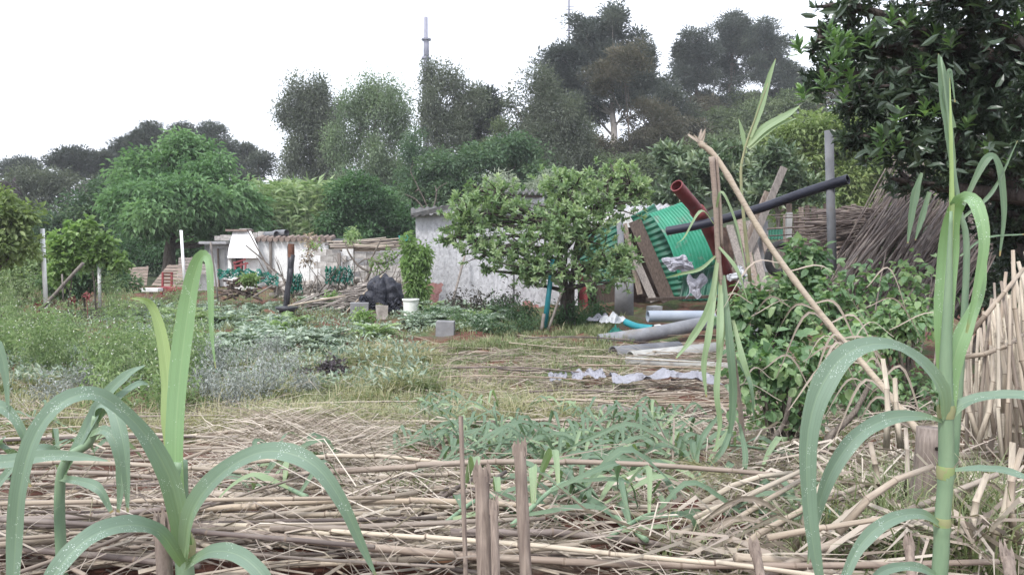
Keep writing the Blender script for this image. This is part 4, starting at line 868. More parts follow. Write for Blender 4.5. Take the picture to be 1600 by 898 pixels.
# ---------------- green sheet lean-to ----------------
D5 = 17.6
gl = thing('sheet_leanto', 'dark open lean-to clad with green corrugated sheets right of the shed', 'lean-to', (X_(1000, D5), D5, 0))
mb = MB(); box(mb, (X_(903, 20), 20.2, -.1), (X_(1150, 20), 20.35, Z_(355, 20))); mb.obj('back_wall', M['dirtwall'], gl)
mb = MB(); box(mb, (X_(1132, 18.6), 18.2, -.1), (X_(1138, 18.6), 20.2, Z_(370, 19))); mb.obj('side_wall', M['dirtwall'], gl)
mb = MB(); box(mb, (X_(905, 19), 18.9, -.1), (X_(918, 19), 18.98, Z_(408, 19))); mb.obj('red_door', M['redpaint'], gl)
mb = MB(); box(mb, (X_(930, 19.5), 19.3, -.1), (X_(962, 19.5), 19.4, Z_(440, 19.5))); mb.obj('plank', M['wood_dark'], gl)
corrug('roof_sheet', [P(1040, 327, D5+.3), P(905, 330, D5+.6), P(905, 322, D5+3.5), P(1050, 319, D5+3.3)], 14, .03, gl, 'greywall')
sh = lambda name, c, m, waves, amp, lb, bend=(0, 0, 0): tag(corrug(name, c, waves, amp, None, m, 14, bend=bend), lb, 'corrugated sheet', 'green corrugated sheets')
sh('green_sheet', [P(900, 380, 17.4), P(915, 448, 17.2), P(968, 440, 17.0), P(965, 340, 17.6)], 'greenmetal', 11, .02, 'dark green corrugated sheet behind the fruit tree left of the concrete post')
sh('green_sheet', [P(985, 338, 17.9), P(1050, 468, 17.1), P(1102, 462, 16.9), P(1022, 318, 17.8)], 'greenmetal', 16, .02, 'dark green sheet leaning diagonally under the pale one', (0, -.12, .0))
sh('green_sheet', [P(1060, 440, 16.7), P(1128, 408, 16.7), P(1070, 314, 17.2), P(1014, 334, 17.2)], 'greenlight', 13, .022, 'pale green corrugated sheet behind the red pipe', (.08, -.2, .05))
sh('green_sheet', [P(1060, 470, 16.8), P(1130, 470, 16.8), P(1140, 410, 17), P(1070, 425, 17)], 'greenmetal', 8, .02, 'dark green sheet standing low behind the hanging bag')
sh('green_sheet', [P(1196, 374, 15.6), P(1238, 374, 15.6), P(1232, 355, 15.8), P(1200, 357, 15.8)], 'greenmetal', 8, .015, 'small green sheet right of the grey planks')
def plank(label, a, b_, d0, d1, w_, th, m, group=None, name='leaning_plank', cat='plank'):
    mb = MB(); p0 = P(*a, d0); p1 = P(*b_, d1); bar(mb, p0, p1, w_, th, (0, 1, .1), .5, .004); o = mb.obj(name, M[m], None, False, p0); return tag(o, label, cat, group)
plank('wide dark brown board leaning left of the diagonal green sheet', (1045, 470), (992, 345), 17, 17.6, .3, .04, 'wood_dark', 'boards leaning in the lean-to')
plank('grey brown beam leaning beside the concrete post', (1022, 472), (984, 385), 16.6, 17.4, .16, .06, 'wood_grey', 'boards leaning in the lean-to')
plank('narrow dark board leaning behind the concrete post', (1000, 460), (975, 350), 17.4, 17.9, .12, .04, 'wood', 'boards leaning in the lean-to')
plank('low horizontal timber on the lean-to floor', (1010, 468), (1130, 462), 16.4, 16.4, .06, .06, 'wood_dark', None)
# concrete post
d = 16.2; c = P(975, 492, d); root = thing('concrete_post', 'grey tube post set in a thick concrete cylinder', 'post', c)
mb = MB(); tube(mb, [c, c+[0, 0, .73], c+[0, 0, .78]], [.205, .195, .16], 20, rough=0); mb.obj('cylinder_base', M['concrete'], root, True)
mb = MB(); tube(mb, [P(973, 440, d), P(968, 340, d)], .07, 12); mb.obj('pole', M['fibre'], root, True)

# ---------------- pipes ----------------
def pipe(label, pts, d, r_, m, hollow=True, name='pipe', cat='pipe', n=12, group=None):
    d = d if hasattr(d, '__len__') else [d]*len(pts); q = [P(*p, dd) for p, dd in zip(pts, d)]
    s = spline(q, n) if len(q) > 2 else np.array(q); mb = MB(); root = thing(name, label, cat, s[0], group)
    tube(mb, s, r_, 18, cap=False); 
    if hollow:
        e = s[::-1] ; tube(mb, e, r_*.84, 18, cap=False)
        for a, b_ in ((s[0], s[1]), (s[-1], s[-2])):
            t_ = unit(b_-a); tube(mb, [a, a+t_*.0005], [r_, r_*.84], 18, cap=False)
    mb.obj('pipe_wall', M[m], root, True); return root
rp = pipe('oxide red pipe standing at a steep slant with its hollow end up', [(1057, 290), (1100, 345), (1135, 425), (1150, 470)], [8.6, 9, 9.5, 9.8], .075, 'redpipe', name='red_pipe')
mb = MB(); s = spline([P(1057, 290, 8.6), P(1100, 345, 9), P(1135, 425, 9.5)], 12); tube(mb, s[4:6]-[0, .0, 0], .09, 18); mb.obj('pipe_collar', M['redpipe'], rp, True)
pipe('blue black pipe crossing behind the red pipe to the grey post', [(1042, 361), (1100, 350), (1180, 328), (1260, 300), (1325, 280)], [8.9, 8.7, 8.4, 8.05, 7.75], .05, 'blackpipe', name='black_pipe')
pipe('short thick grey plastic pipe on top of the pipe heap', [(1012, 494), (1115, 494)], [13.2, 13.4], .1, 'pvc', group='pipes on the ground')
pipe('long grey fibre cement pipe lying slanted below the plastic one', [(936, 533), (1020, 521), (1085, 508), (1140, 500)], [11.8, 12, 12.4, 12.8], .11, 'fibre', group='pipes on the ground')
pipe('pale thin pipe lying nearest in front of the pipe heap', [(977, 564), (1165, 575)], [9.5, 9.35], .055, 'palepipe', group='pipes on the ground')
pipe('dark grey half buried pipe right of the pipe heap', [(1165, 520), (1260, 500)], [12, 12.6], .1, 'fibre', group='pipes on the ground')
pipe('bent teal plastic hose end by the white bags', [(977, 503), (995, 510), (1020, 513)], [13.4, 13.2, 13], .06, 'teal', name='teal_hose', cat='hose')
for q, (a, b_, c_, e) in enumerate((((960, 543), (1050, 536), 11, 'half'), ((985, 550), (1075, 540), 10.9, 'x'), ((1060, 536), (1140, 528), 11.4, 'y')) if False else (((958, 546), (1060, 538), 10.6, 0), ((985, 554), (1120, 540), 10.3, 0))):
    mb = MB(); p0 = P(*a, c_); p1 = P(*b_, c_+.4); t_ = unit(p1-p0); s_ = np.array([-t_[1], t_[0], 0]); V = []
    for p in (p0, p1):
        for rr in (.14, .125):
            for an in np.linspace(0, math.pi, 9): V.append(p+s_*math.cos(an)*rr+np.array([0, 0, 1])*math.sin(an)*rr*.7-[0, 0, .05])
    Q = []
    for i_ in range(8): Q += [(i_, i_+1, i_+19, i_+18), (i_+9, i_+27, i_+28, i_+10), (i_, i_+9, i_+10, i_+1), (i_+18, i_+19, i_+28, i_+27)]
    mb.add(V, None, Q); o = mb.obj('half_round_tile', M['fibre' if q == 0 else 'palepipe'], None, True); tag(o, ('grey half round tile under the long grey pipe' if q == 0 else 'pale half round tile just above the thin pale pipe'), 'tile')
blockat(1028, 514, 12.6, .1, .1, .07, 'small white cup among the pipes', 'whitepaint', .2, 'small_cup')
blockat(1022, 490, 14.4, .22, .2, .14, 'pale rounded stone behind the plastic pipe', 'concrete', .5, 'pale_stone')
def crumple(name, label, px, py, d, sx, sy, sz, m, cat='plastic bag', seed=0, n=18):
    V = []; r_ = np.random.default_rng(seed)
    for j in range(n):
        for i_ in range(n):
            u = 2*i_/(n-1)-1; v = 2*j/(n-1)-1
            V.append((u*sx*(1+.3*math.sin(3*v+seed))+r_.normal(0, sx*.02)+.3*sx*v, v*sy*(1+.3*math.sin(4*u+seed))+r_.normal(0, sy*.02), max(0, sz*(1-u*u*.8)*(1-v*v*.8)*(.4+.6*abs(math.sin(4*u+seed+2*v)*math.cos(3*v+seed*2-u)))+r_.normal(0, sz*.05))))
    mb = MB().add(V, None, [(j*n+i_, j*n+i_+1, (j+1)*n+i_+1, (j+1)*n+i_) for j in range(n-1) for i_ in range(n-1)])
    o = mb.obj(name, M[m]); c = P(px, py, d); o.location = c; tag(o, label, cat); return o
crumple('plastic_bag', 'crumpled white plastic bag left of the teal hose', 958, 504, 13.4, .2, .2, .2, 'bag', seed=1)
crumple('plastic_bag', 'crumpled pale bag behind the white bag', 940, 500, 14.0, .2, .2, .14, 'film', seed=3)
crumple('teal_bag', 'small crumpled teal and white bag below the white bag', 962, 520, 12.6, .1, .1, .14, 'net', seed=5)
o = crumple('hanging_bag', 'torn white plastic hanging left of the red pipe', 1060, 412, 9.3, .16, .1, .1, 'film', seed=2); o.rotation_euler = (1.3, .35, 0)
o = crumple('hanging_bag', 'pale plastic scrap caught below the red pipe', 1155, 432, 9.4, .1, .1, .09, 'bag', seed=4); o.rotation_euler = (1.4, .6, .2)
o = crumple('hanging_bag', 'square pale green plastic scrap hanging over the pipes', 1087, 447, 9.2, .1, .12, .04, 'film', seed=6); o.rotation_euler = (1.5, 0, .1)

# ---------------- right: post, planks, tyre ----------------
post('grey_post', 'tall grey concrete post rising right of the pipes', 'post', (1302, 470), (1295, 204), 7.9, .044, 'fibre', sides=14)
for q, (a, b_) in enumerate((((1168, 452), (1140, 352)), ((1182, 452), (1155, 340)), ((1196, 455), (1170, 345)), ((1210, 440), (1190, 350)), ((1150, 440), (1225, 262)), ((1135, 455), (1200, 300)))):
    plank('weathered grey board leaning in the fence behind the broken reed', a, b_, 13.4+q*.1, 14.4, .13, .035, 'wood_grey' if q % 2 == 0 else 'wood', 'grey boards behind the broken reed')
for q in range(14):
    plank('upright weathered fence board left of the grey post', (1228+q*9, 420), (1226+q*9+U(-3, 3), 330+U(-12, 12)), 15.2, 15.3, .1, .02, ('wood', 'wood_dark', 'wood_dark')[q % 3], 'fence boards left of the grey post', 'fence_board', 'board')
plank('pale grey slab standing behind the tyre', (1192, 425), (1192, 345), 14.2, 14.3, .18, .05, 'concrete')
plank('pale upright pipe end by the small green sheet', (1232, 372), (1233, 332), 14, 14, .1, .1, 'palepipe', None, 'pipe_stub', 'pipe')
mb = MB(); c = P(1217, 405, 12.4); nU, nV = 24, 10; V = []
for i_ in range(nU):
    a = 2*math.pi*i_/nU
    for j in range(nV):
        b_ = 2*math.pi*j/nV; rr = .23+.07*math.cos(b_); V.append(c+np.array([.25*math.cos(a)*rr/.3*1.0, .09*math.sin(b_)+.2*math.cos(a)*rr, math.sin(a)*rr]))
mb.add(V, None, [(i_*nV+j, ((i_+1) % nU)*nV+j, ((i_+1) % nU)*nV+(j+1) % nV, i_*nV+(j+1) % nV) for i_ in range(nU) for j in range(nV)])
o = mb.obj('old_tyre', M['rubber'], None, True); tag(o, 'old black tyre standing behind the broken reed', 'tyre')
crumple('blue_scrap', 'small blue scrap among the right hand leaves', 1233, 443, 9.5, .08, .08, .08, 'teal', 'scrap', 7)
crumple('plastic_bag', 'grey plastic lump among the weeds right of the pipes', 1200, 495, 11, .2, .2, .16, 'film', seed=8)

# ---------------- canes ----------------
def cane_mesh(L, r_, seed, m, bend=.02, sides=7, mb=None):
    rr = np.random.default_rng(seed); k = int(L/.24)+1; xs_ = [0]; rad = [r_]; ti = [.5]
    for q in range(1, k):
        x = L*q/k+rr.uniform(-.02, .02); r0_ = r_*(1-.35*q/k); xs_ += [x-.006, x, x+.006]; rad += [r0_*.97, r0_*1.13, r0_*.97]; ti += [.5, 0, .5]
    xs_.append(L); rad.append(r_*.62); ti.append(.5); xs_ = np.array(xs_)
    ph = rr.uniform(0, 6); y = bend*L*np.sin(xs_/L*math.pi)*math.cos(ph)+rr.normal(0, .002, len(xs_)); z = bend*L*np.sin(xs_/L*math.pi)*math.sin(ph)*.5
    pts = np.stack([xs_-L/2, y, z], 1); own = mb is None
    mb = mb or MB(); tube(mb, pts, rad, sides, True, np.array(ti))
    return mb.mesh('cane', m, True) if own else mb
cm = {}
for mk in ('cane', 'cane_dark', 'cane_fresh'):
    for L in (.7, 1.2, 1.9, 2.8):
        cm[(mk, L)] = [cane_mesh(L, rad_, int(L*10)+q, M[mk], (.025, .02, .045)[q]) for q, rad_ in enumerate((.0055, .0085, .0115))]
ncane = 0
def place_cane(p0, p1, mk, label, group, name='dry_cane', r_=None, cat='cane'):
    """cane from p0 towards p1 (world), length variant nearest"""
    global ncane
    p0 = np.asarray(p0, float); p1 = np.asarray(p1, float); Ln = np.linalg.norm(p1-p0); L = min((.7, 1.2, 1.9, 2.8), key=lambda l: abs(l-Ln))
    o = bpy.data.objects.new(name, cm[(mk, L)][int(rng.integers(3)) if r_ is None else r_]); col.objects.link(o)
    t_ = Vector(p1-p0).normalized(); q = t_.to_track_quat('X', 'Z'); o.rotation_mode = 'XYZ'
    roll = Matrix.Rotation(U(0, 6.28), 4, 'X'); mw = q.to_matrix().to_4x4() @ roll
    o.rotation_euler = mw.to_euler(); o.location = (p0+p1)/2; o.scale = (Ln/L, 1, 1); ncane += 1
    return tag(o, label, cat, group)
# A foreground pile
def lie(px, py, L, ang, lift=0, mk='cane', lb='', gr='', flat=True, **kw):
    g0 = G(px, py); a = ang; dv = np.array([math.cos(a), math.sin(a), 0])*L/2
    p0 = g0-dv; p1 = g0+dv; p0[2] = Hs(p0[0], p0[1])+lift+U(0, .05); p1[2] = Hs(p1[0], p1[1])+lift+U(0, .05)
    return place_cane(p0, p1, mk, lb, gr, **kw)
for q in range(83):
    py = 700+198*rng.random()**.8+10; px = U(-150, 950); 
    if py < 745 and px > 620: px = U(-100, 500)
    L = float(rng.choice([.7, 1.2, 1.9, 2.8], p=[.24, .36, .3, .1]))
    mk = 'cane' if rng.random() < .8 else ('cane_fresh' if rng.random() < .5 else 'cane_dark'); an = rng.normal(.02, .12 if L > 1.5 else .4)
    wx = where(px, ['left of the left green reed', 'under the left green reed', 'right of the left green reed', 'by the black plastic scrap', 'beside the standing stubs', 'right of the standing stubs'], -50, 950)
    wy = where(py, ['at the back', 'in the middle', 'toward the front', 'at the front edge'], 705, 900)
    lie(px, py, L*U(.85, 1.1), an, U(0, .12), mk, f"{'long' if L > 2 else 'medium' if L > 1.5 else 'short'} {dict(cane='greyish', cane_fresh='straw coloured', cane_dark='dark')[mk]} cane {wy}, foreground heap, {wx}", 'canes in the foreground heap')
for q in range(12):
    lie(U(100, 560), U(660, 720), U(1.2, 2.4), rng.normal(.18, .12), U(.02, .08), 'cane', 'dry cane lying across the grass above the foreground heap', 'canes across the grass')
# C explicit crossing canes
ex = [((0, 790), (330, 700), 2.8, 'cane'), ((70, 760), (570, 680), 3.2, 'cane'), ((600, 850), (760, 735), 2.3, 'cane_dark'), ((560, 870), (700, 760), 2.35, 'cane'), ((640, 790), (790, 735), 2.5, 'cane_dark'),
      ((960, 905), (1255, 735), 2.0, 'cane_fresh'), ((1000, 905), (1260, 745), 2.05, 'cane_fresh'), ((905, 905), (1215, 760), 2.1, 'cane'), ((1090, 905), (1350, 760), 1.9, 'cane_fresh'), ((880, 775), (1250, 757), 2.9, 'cane_fresh'),
      ((760, 850), (1110, 830), 2.4, 'cane'), ((1180, 905), (1560, 740), 1.8, 'cane'), ((780, 800), (1000, 760), 2.7, 'cane'), ((1150, 870), (1420, 905), 1.8, 'cane_fresh'), ((810, 768), (930, 740), 2.9, 'cane_fresh')]
exl = ['cane rising to the right behind the left green reed', 'long pale cane rising to the right above the foreground heap', 'dark cane slanting up from the black plastic scrap to the stubs', 'shorter pale cane slanting beside the black plastic scrap', 'dark cane ending just left of the splintered stub',
 'left of the paired pale canes slanting up toward the bramble', 'right of the paired pale canes slanting up toward the bramble', 'greyish cane running below the paired slanting canes', 'pale cane slanting across the lower right litter', 'pale level cane running from the tall stub to the bramble foot',
 'greyish level cane right of the tall stub near the bottom', 'greyish cane slanting behind the stem of the right green reed', 'greyish cane just right of the tall stub rising gently', 'pale cane dipping to the right at the bottom right', 'short pale cane on the cut green leaves right of the tall stub']
for (a, b_, d_, mk), lb in zip(ex, exl): place_cane(P(*a, d_), P(*b_, d_+.3), mk, lb, 'slanting foreground canes', r_=2)
# B mid strip
for q in range(60):
    py = U(540, 690); px = U(660, 1230) if py < 640 else U(880, 1250)
    if py > 600 and px < 800: px += 150
    mk = 'cane' if rng.random() < .65 else 'cane_dark'
    lie(px, py, U(.8, 2.2), rng.normal(-.05, .16), U(0, .1), mk, f"{dict(cane='pale', cane_dark='dark')[mk]} cane {where(py, ['at the back edge', 'just behind the plastic sheet', 'just before the plastic sheet', 'at the front edge'], 540, 690)}, far cane mat, {where(px, ['at its left end', 'left of the sheets', 'in the centre', 'near the grey board', 'below the hanging reed', 'by the bramble'], 660, 1250)}", 'canes in the mid distance mat')
for a, b_, d_ in (((545, 520), (650, 548), 12), ((620, 525), (690, 548), 11.5), ((440, 600), (640, 598), 8.7), ((600, 598), (820, 600), 8.7), ((805, 528), (870, 540), 11.4), ((700, 570), (900, 540), 9.8), ((1010, 558), (1110, 538), 10.6)):
    p0, p1 = G(*a), G(*b_); p0[2] += .04; p1[2] += .05; place_cane(p0, p1, 'cane_fresh', 'single pale cane lying on the open grass beyond the heap', 'single canes on the grass')
# stuff: the rest of the thin canes
mb = MB()
for q in range(640):
    if q < 360: py = U(540, 700); px = U(680, 1260)
    elif q < 540: py = U(690, 897); px = U(-50, 1000)
    else: py = U(640, 890); px = U(1100, 1600)
    g0 = G(px, py); L = U(.2, 1.1); a = rng.normal(0, (.2 if q < 360 else .5) if q < 540 else .9); dv = np.array([math.cos(a), math.sin(a), 0])*L/2
    p0 = g0-dv; p1 = g0+dv; p0[2] = Hs(p0[0], p0[1])+U(0, .06); p1[2] = Hs(p1[0], p1[1])+U(0, .06); limb(mb, p0, p1, U(.003, .008), .003, 5, .03, 4)
o = mb.obj('broken_cane_litter', M['cane']); tag(o, 'litter of thin broken canes scattered under the heaps', 'cane litter', kind='stuff')
# cane with row of holes
p0, p1 = P(515, 883, 2.0), P(905, 878, 2.05); root = thing('holed_cane', 'orange brown cane with a row of dark holes at the bottom of the heap', 'cane', p0)
mb = MB(); t_ = np.linspace(0, 1, 30)[:, None]; s = p0+(p1-p0)*t_; rad = np.full(30, .0145); rad[::7] = .0165; tube(mb, s, rad, 12, True, np.where(np.arange(30) % 7 == 0, 0., .5)); mb.obj('cane_shaft', solid('orange_cane', (.3, .14, .07), (.42, .22, .11), 9, .5, .4, .3, stretch=(1, 20, 20)), root, True)
for q in range(9):
    c = p0+(p1-p0)*(.07+q*.088); mb = MB(); nrm = unit(np.array([0, -1, .45])); tube(mb, [c+nrm*.011, c+nrm*.0152], [.0042, .0042], 8); mb.obj('hole', M['holes'], root)
# stubs standing
def stub(label, a, b_, d, r_, mk='cane_fresh', splint=True):
    p0, p1 = P(*a, d), P(*b_, d+.02); dr = unit(p1-p0); ln = p0-dr*.45; root = thing('cane_stub', label, 'cane stub', ln, 'standing cut cane stubs'); mb = MB()
    n_ = 12; s = ln+(p1-ln)*np.linspace(0, 1, n_)[:, None]; rad = np.full(n_, r_); rad[5] *= 1.1; rad[9] *= 1.08
    ti = np.full(n_, .5); tube(mb, s, rad, 10, False, ti); tube(mb, s[::-1], rad*.75, 10, False); m_ = mb
    if splint:
        sx = unit(np.cross(dr, [0, 1, 0])); 
        for q in range(9):
            an = q*.7; off = (sx*math.cos(an)+np.array([0, 1, 0])*math.sin(an))*r_*.88; h = U(.01, .035); blades(mb, (p1+off)[None]-dr*.01, (p1+off*1.05)[None]+dr*h*.5, (p1+off*U(.9, 1.2))[None]+dr*h, r_*.7, sx[None], np.array([.5]))
    mb.obj('stub_wall', M['stub'], root, True); return root
stub('thick splintered cane stub in the bottom centre, left of the taller one', (757, 905), (753, 742), 1.45, .0145)
stub('tall cut cane stub standing right of the splintered one', (822, 905), (812, 703), 1.5, .0125)
stub('thin dry stalk standing left of the splintered stub', (728, 905), (720, 650), 1.7, .0055, 'cane', False)
stub('short stub leaning on the splintered stub', (775, 905), (772, 795), 1.42, .008)
stub('cut stub at the foot of the left green reed', (258, 905), (254, 828), 1.0, .0105)
stub('short stub near the bottom right of the heap', (1190, 905), (1180, 860), 1.4, .009); stub('short stub left of the right green reed', (1425, 905), (1420, 850), 1.5, .009); stub('small stub in the lower right corner', (1580, 905), (1574, 870), 1.3, .01)

# E upright bundle on the right
for q in range(36):
    a = U(1515, 1610); top = np.interp(a, [1515, 1560, 1600], [500, 450, 400])+U(-30, 60); d_ = U(2.8, 3.5); bt = (a+U(-24, 50), U(640, 720)); top += U(-25, 50)*(q % 3)/2
    place_cane(P(*bt, d_), P(a+U(-14, 8), top, d_+.15), 'cane' if q % 3 else 'cane_fresh', 'upright cut cane '+where(a, ['at the left side', 'left of centre', 'right of centre', 'at the outer right'], 1515, 1600)+' of the stack, '+where(d_, ['foremost', 'front', 'middle', 'rear', 'rearmost'], 2.8, 3.5)+' layer, right edge'+(', palest' if q % 3 == 0 else ''), 'upright canes at the right edge', r_=int(rng.integers(1, 3)))
mb = MB()
for q in range(70):
    a = U(1515, 1640); top = np.interp(a, [1515, 1560, 1600], [540, 480, 430])+U(-20, 110); d_ = U(3.2, 3.9); limb(mb, P(a+U(-30, 40), U(650, 690), d_), P(a+U(-22, 16), top, d_+.2), U(.006, .0115), .006, 6, .015, 6)
o = mb.obj('cane_stack_core', M['cane']); tag(o, 'mass of cut canes packed behind the front ones at the right edge', 'cane stack', kind='stuff')
# F dark leaning pile
for q in range(42):
    f = rng.random(); a = (1275+f*140+U(-25, 25), 455+f*60+U(-20, 20)); b_ = (1425+f*100+U(-16, 16), 262+f*80+U(-30, 25)); d_ = U(7, 8.2)
    p0 = P(*a, d_); p1 = P(*b_, d_+.8)
    place_cane(p0, p1, 'cane_dark', 'dark cane '+where(f, ['at the left end', 'left of the middle', 'in the middle', 'right of the middle', 'at the right end'], 0, 1)+' of the leaning stack, '+where(d_, ['front layer', 'second layer', 'rear layer'], 7, 8.2), 'dark canes leaning under the tree', r_=2)
for q in range(20):
    y_ = U(325, 385); xl = U(1180, 1300); xr = U(1370, 1430); yr = 340+(y_-355)*.4+U(-5, 5)
    place_cane(P(xl, y_+(1300-xl)*U(-.02, .2), 8.6+U(-.3, .4)), P(xr, yr, 8.7+U(-.3, .4)), 'cane_dark', 'dark cane '+where(y_, ['at the top', 'in the middle', 'at the bottom'], 325, 385)+' of the level bundle by the grey post, '+('longer' if xl < 1240 else 'shorter')+' one', 'dark canes lying level by the grey post', r_=int(rng.integers(3)))
mb = MB()
for q in range(230):
    f = rng.random(); limb(mb, P(1270+f*200+U(-20, 20), U(430, 540), 8.3+U(-.3, .8)), P(1400+f*190+U(-15, 15), 250+f*90+U(-30, 40), 8.8+U(-.3, .6)), U(.006, .014), .005, 5, .015, 5)
for q in range(150):
    y_ = U(322, 395); xl = U(1240, 1380); xr = xl+U(40, 150); limb(mb, P(xl, y_+U(-4, 10), 8.9+U(-.4, .4)), P(min(xr, 1440), 345+(y_-350)*.6+U(-8, 8), 8.9+U(-.4, .4)), U(.005, .014), .004, 5, .02, 5)
o = mb.obj('twig_bundle', M['cane_dark']); tag(o, 'dense bundle of dark twigs heaped between the grey post and the leaning canes', 'twigs', kind='stuff')
for q in range(10):
    a = U(1350, 1520); place_cane(P(a, U(520, 600), 5.6), P(a+U(20, 90), U(380, 450), 6.2), 'cane_dark', 'dark cane leaning below the stack, right of the brambles', 'dark canes below the stack', r_=1)
for a, b_, d_ in (((1330, 470), (1445, 275), 7.2), ((1250, 520), (1440, 320), 7)): place_cane(P(*a, d_), P(*b_, d_+.5), 'cane_dark', 'thick dark branch leaning over the cane stack', 'thick dark branches', 'dark_branch', 2, 'branch')
print('canes', ncane)
# dark leaf mass added behind the canes to make shade under the tree
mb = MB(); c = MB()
tree('shade_bush', 'dark leaf mass added as shade behind the leaning cane stack', 'bush', 10.5, 1520, [(1440, 380, 50, 40), (1530, 360, 70, 60), (1600, 380, 60, 70), (1530, 440, 80, 40), (1450, 450, 50, 40), (1600, 330, 50, 50)], 15000, .1, .05, .2, 20, 'darkleaf', r0=.05)

# ---------------- fruit tree ----------------
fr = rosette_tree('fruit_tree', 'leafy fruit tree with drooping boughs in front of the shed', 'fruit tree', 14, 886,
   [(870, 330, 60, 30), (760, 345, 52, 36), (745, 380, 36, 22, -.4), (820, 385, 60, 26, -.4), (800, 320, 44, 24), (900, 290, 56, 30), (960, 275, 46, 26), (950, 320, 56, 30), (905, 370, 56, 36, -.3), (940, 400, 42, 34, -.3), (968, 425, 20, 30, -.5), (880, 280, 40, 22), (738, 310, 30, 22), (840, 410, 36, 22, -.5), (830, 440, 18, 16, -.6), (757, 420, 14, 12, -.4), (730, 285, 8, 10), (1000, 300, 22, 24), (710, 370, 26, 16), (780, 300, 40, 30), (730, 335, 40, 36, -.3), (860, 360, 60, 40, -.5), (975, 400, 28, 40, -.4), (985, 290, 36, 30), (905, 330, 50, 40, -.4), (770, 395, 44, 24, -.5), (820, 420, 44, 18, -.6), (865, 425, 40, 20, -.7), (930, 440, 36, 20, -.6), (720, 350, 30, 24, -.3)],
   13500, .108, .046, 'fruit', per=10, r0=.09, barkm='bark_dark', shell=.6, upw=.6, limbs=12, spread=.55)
mb = MB()
for pts, r_ in (([(893, 508), (892, 460), (898, 410), (905, 350)], .085), ([(878, 508), (885, 460), (880, 420), (862, 400)], .06), ([(893, 430), (862, 405), (830, 402), (792, 388), (780, 380)], .045), ([(898, 410), (925, 370), (945, 330), (950, 290)], .045), ([(888, 470), (880, 430), (885, 390), (880, 300)], .05)):
    tube(mb, spline([P(a, b_, 14) for a, b_ in pts], 14), np.linspace(r_, r_*.35, 14), 8, True, .5, .1)
mb.obj('bough', M['bark_dark'], fr, True)
post('teal_pole', 'teal painted pole propped against the fruit tree', 'pole', (851, 512), (864, 405), 13.4, .05, 'teal', r2=.04, sides=12)
post('prop_stick', 'dark stick propped left of the fruit tree trunk', 'stick', (856, 516), (880, 450), 13.3, .022, 'wood_grey', 'props under the fruit tree', segs=6, wob=.03)
post('prop_stick', 'short pale stick at the foot of the teal pole', 'stick', (846, 516), (850, 490), 13.2, .03, 'wood_grey', 'props under the fruit tree', segs=5, wob=.03)

# ---------------- dark overhanging tree, top right ----------------
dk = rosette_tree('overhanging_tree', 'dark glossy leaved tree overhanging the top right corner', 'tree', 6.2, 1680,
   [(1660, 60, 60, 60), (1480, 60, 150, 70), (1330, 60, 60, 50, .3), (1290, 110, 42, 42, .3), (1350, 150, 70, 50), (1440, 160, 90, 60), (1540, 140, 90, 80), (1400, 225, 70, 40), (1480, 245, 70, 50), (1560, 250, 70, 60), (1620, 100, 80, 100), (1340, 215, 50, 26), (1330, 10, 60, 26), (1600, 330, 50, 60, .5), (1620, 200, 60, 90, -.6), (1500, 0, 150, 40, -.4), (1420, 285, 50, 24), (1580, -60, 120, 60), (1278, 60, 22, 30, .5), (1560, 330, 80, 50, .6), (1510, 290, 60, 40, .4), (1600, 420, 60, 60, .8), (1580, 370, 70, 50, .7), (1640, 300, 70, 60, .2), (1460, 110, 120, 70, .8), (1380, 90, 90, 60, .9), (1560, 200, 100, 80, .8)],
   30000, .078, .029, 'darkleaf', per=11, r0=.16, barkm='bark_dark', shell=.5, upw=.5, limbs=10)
mb = MB()
def rosettes(mb, pts, d, L, W, per=12, dj=.2):
    for a, b_ in pts:
        mb = MB()
        c = P(a, b_, d+U(-dj, dj)); ax = unit(np.array([U(-.5, .5), U(-.6, .1), 1])); an = np.arange(per)*2.4; p1 = unit(np.cross(ax, [1, 0, .2])); p2 = np.cross(ax, p1); el = np.linspace(.2, 1.2, per)[:, None]
        dr = ax*np.cos(el)+(p1*np.cos(an)[:, None]+p2*np.sin(an)[:, None])*np.sin(el)
        leaves(mb, c-ax*np.linspace(0, L*.7, per)[:, None], dr, L*rng.uniform(.7, 1.1, per), W, .2, .2, True, None, np.tile(ax, (per, 1))); mb.obj('young_shoot', M['darkleaf2'], dk)
rosettes(mb, [(U(1240, 1340), U(20, 150)) for _ in range(16)]+[(U(1350, 1500), U(20, 250)) for _ in range(14)]+[(1588, 30), (1580, 250), (1595, 220), (1512, 190), (1540, 230)], 5.8, .11, .038)

# large leaves that can be picked out, as parts
lm = MB(); leaves(lm, np.zeros((1, 3)), np.array([[1., 0, 0]]), 1, .36, .2, .25, True, np.array([.5]), np.array([[0, 0, 1.]])); lme = lm.mesh('leaf', M['darkleaf'])
pl = parent_loc(dk)
for q in range(150):
    o = bpy.data.objects.new('leaf', lme); col.objects.link(o); o.parent = dk
    e = [(1480, 60, 150, 70), (1330, 60, 70, 60), (1350, 150, 80, 60), (1440, 160, 90, 60), (1540, 140, 90, 80), (1400, 225, 70, 40), (1480, 245, 70, 50), (1560, 250, 70, 60)][q % 8]
    o.location = P(e[0]+U(-e[2], e[2])*.8, e[1]+U(-e[3], e[3])*.8, U(5.2, 5.7))-pl; o.rotation_euler = (U(0, 6), U(-.7, .9), U(0, 6)); s = U(.09, .14); o.scale = (s, s, s)

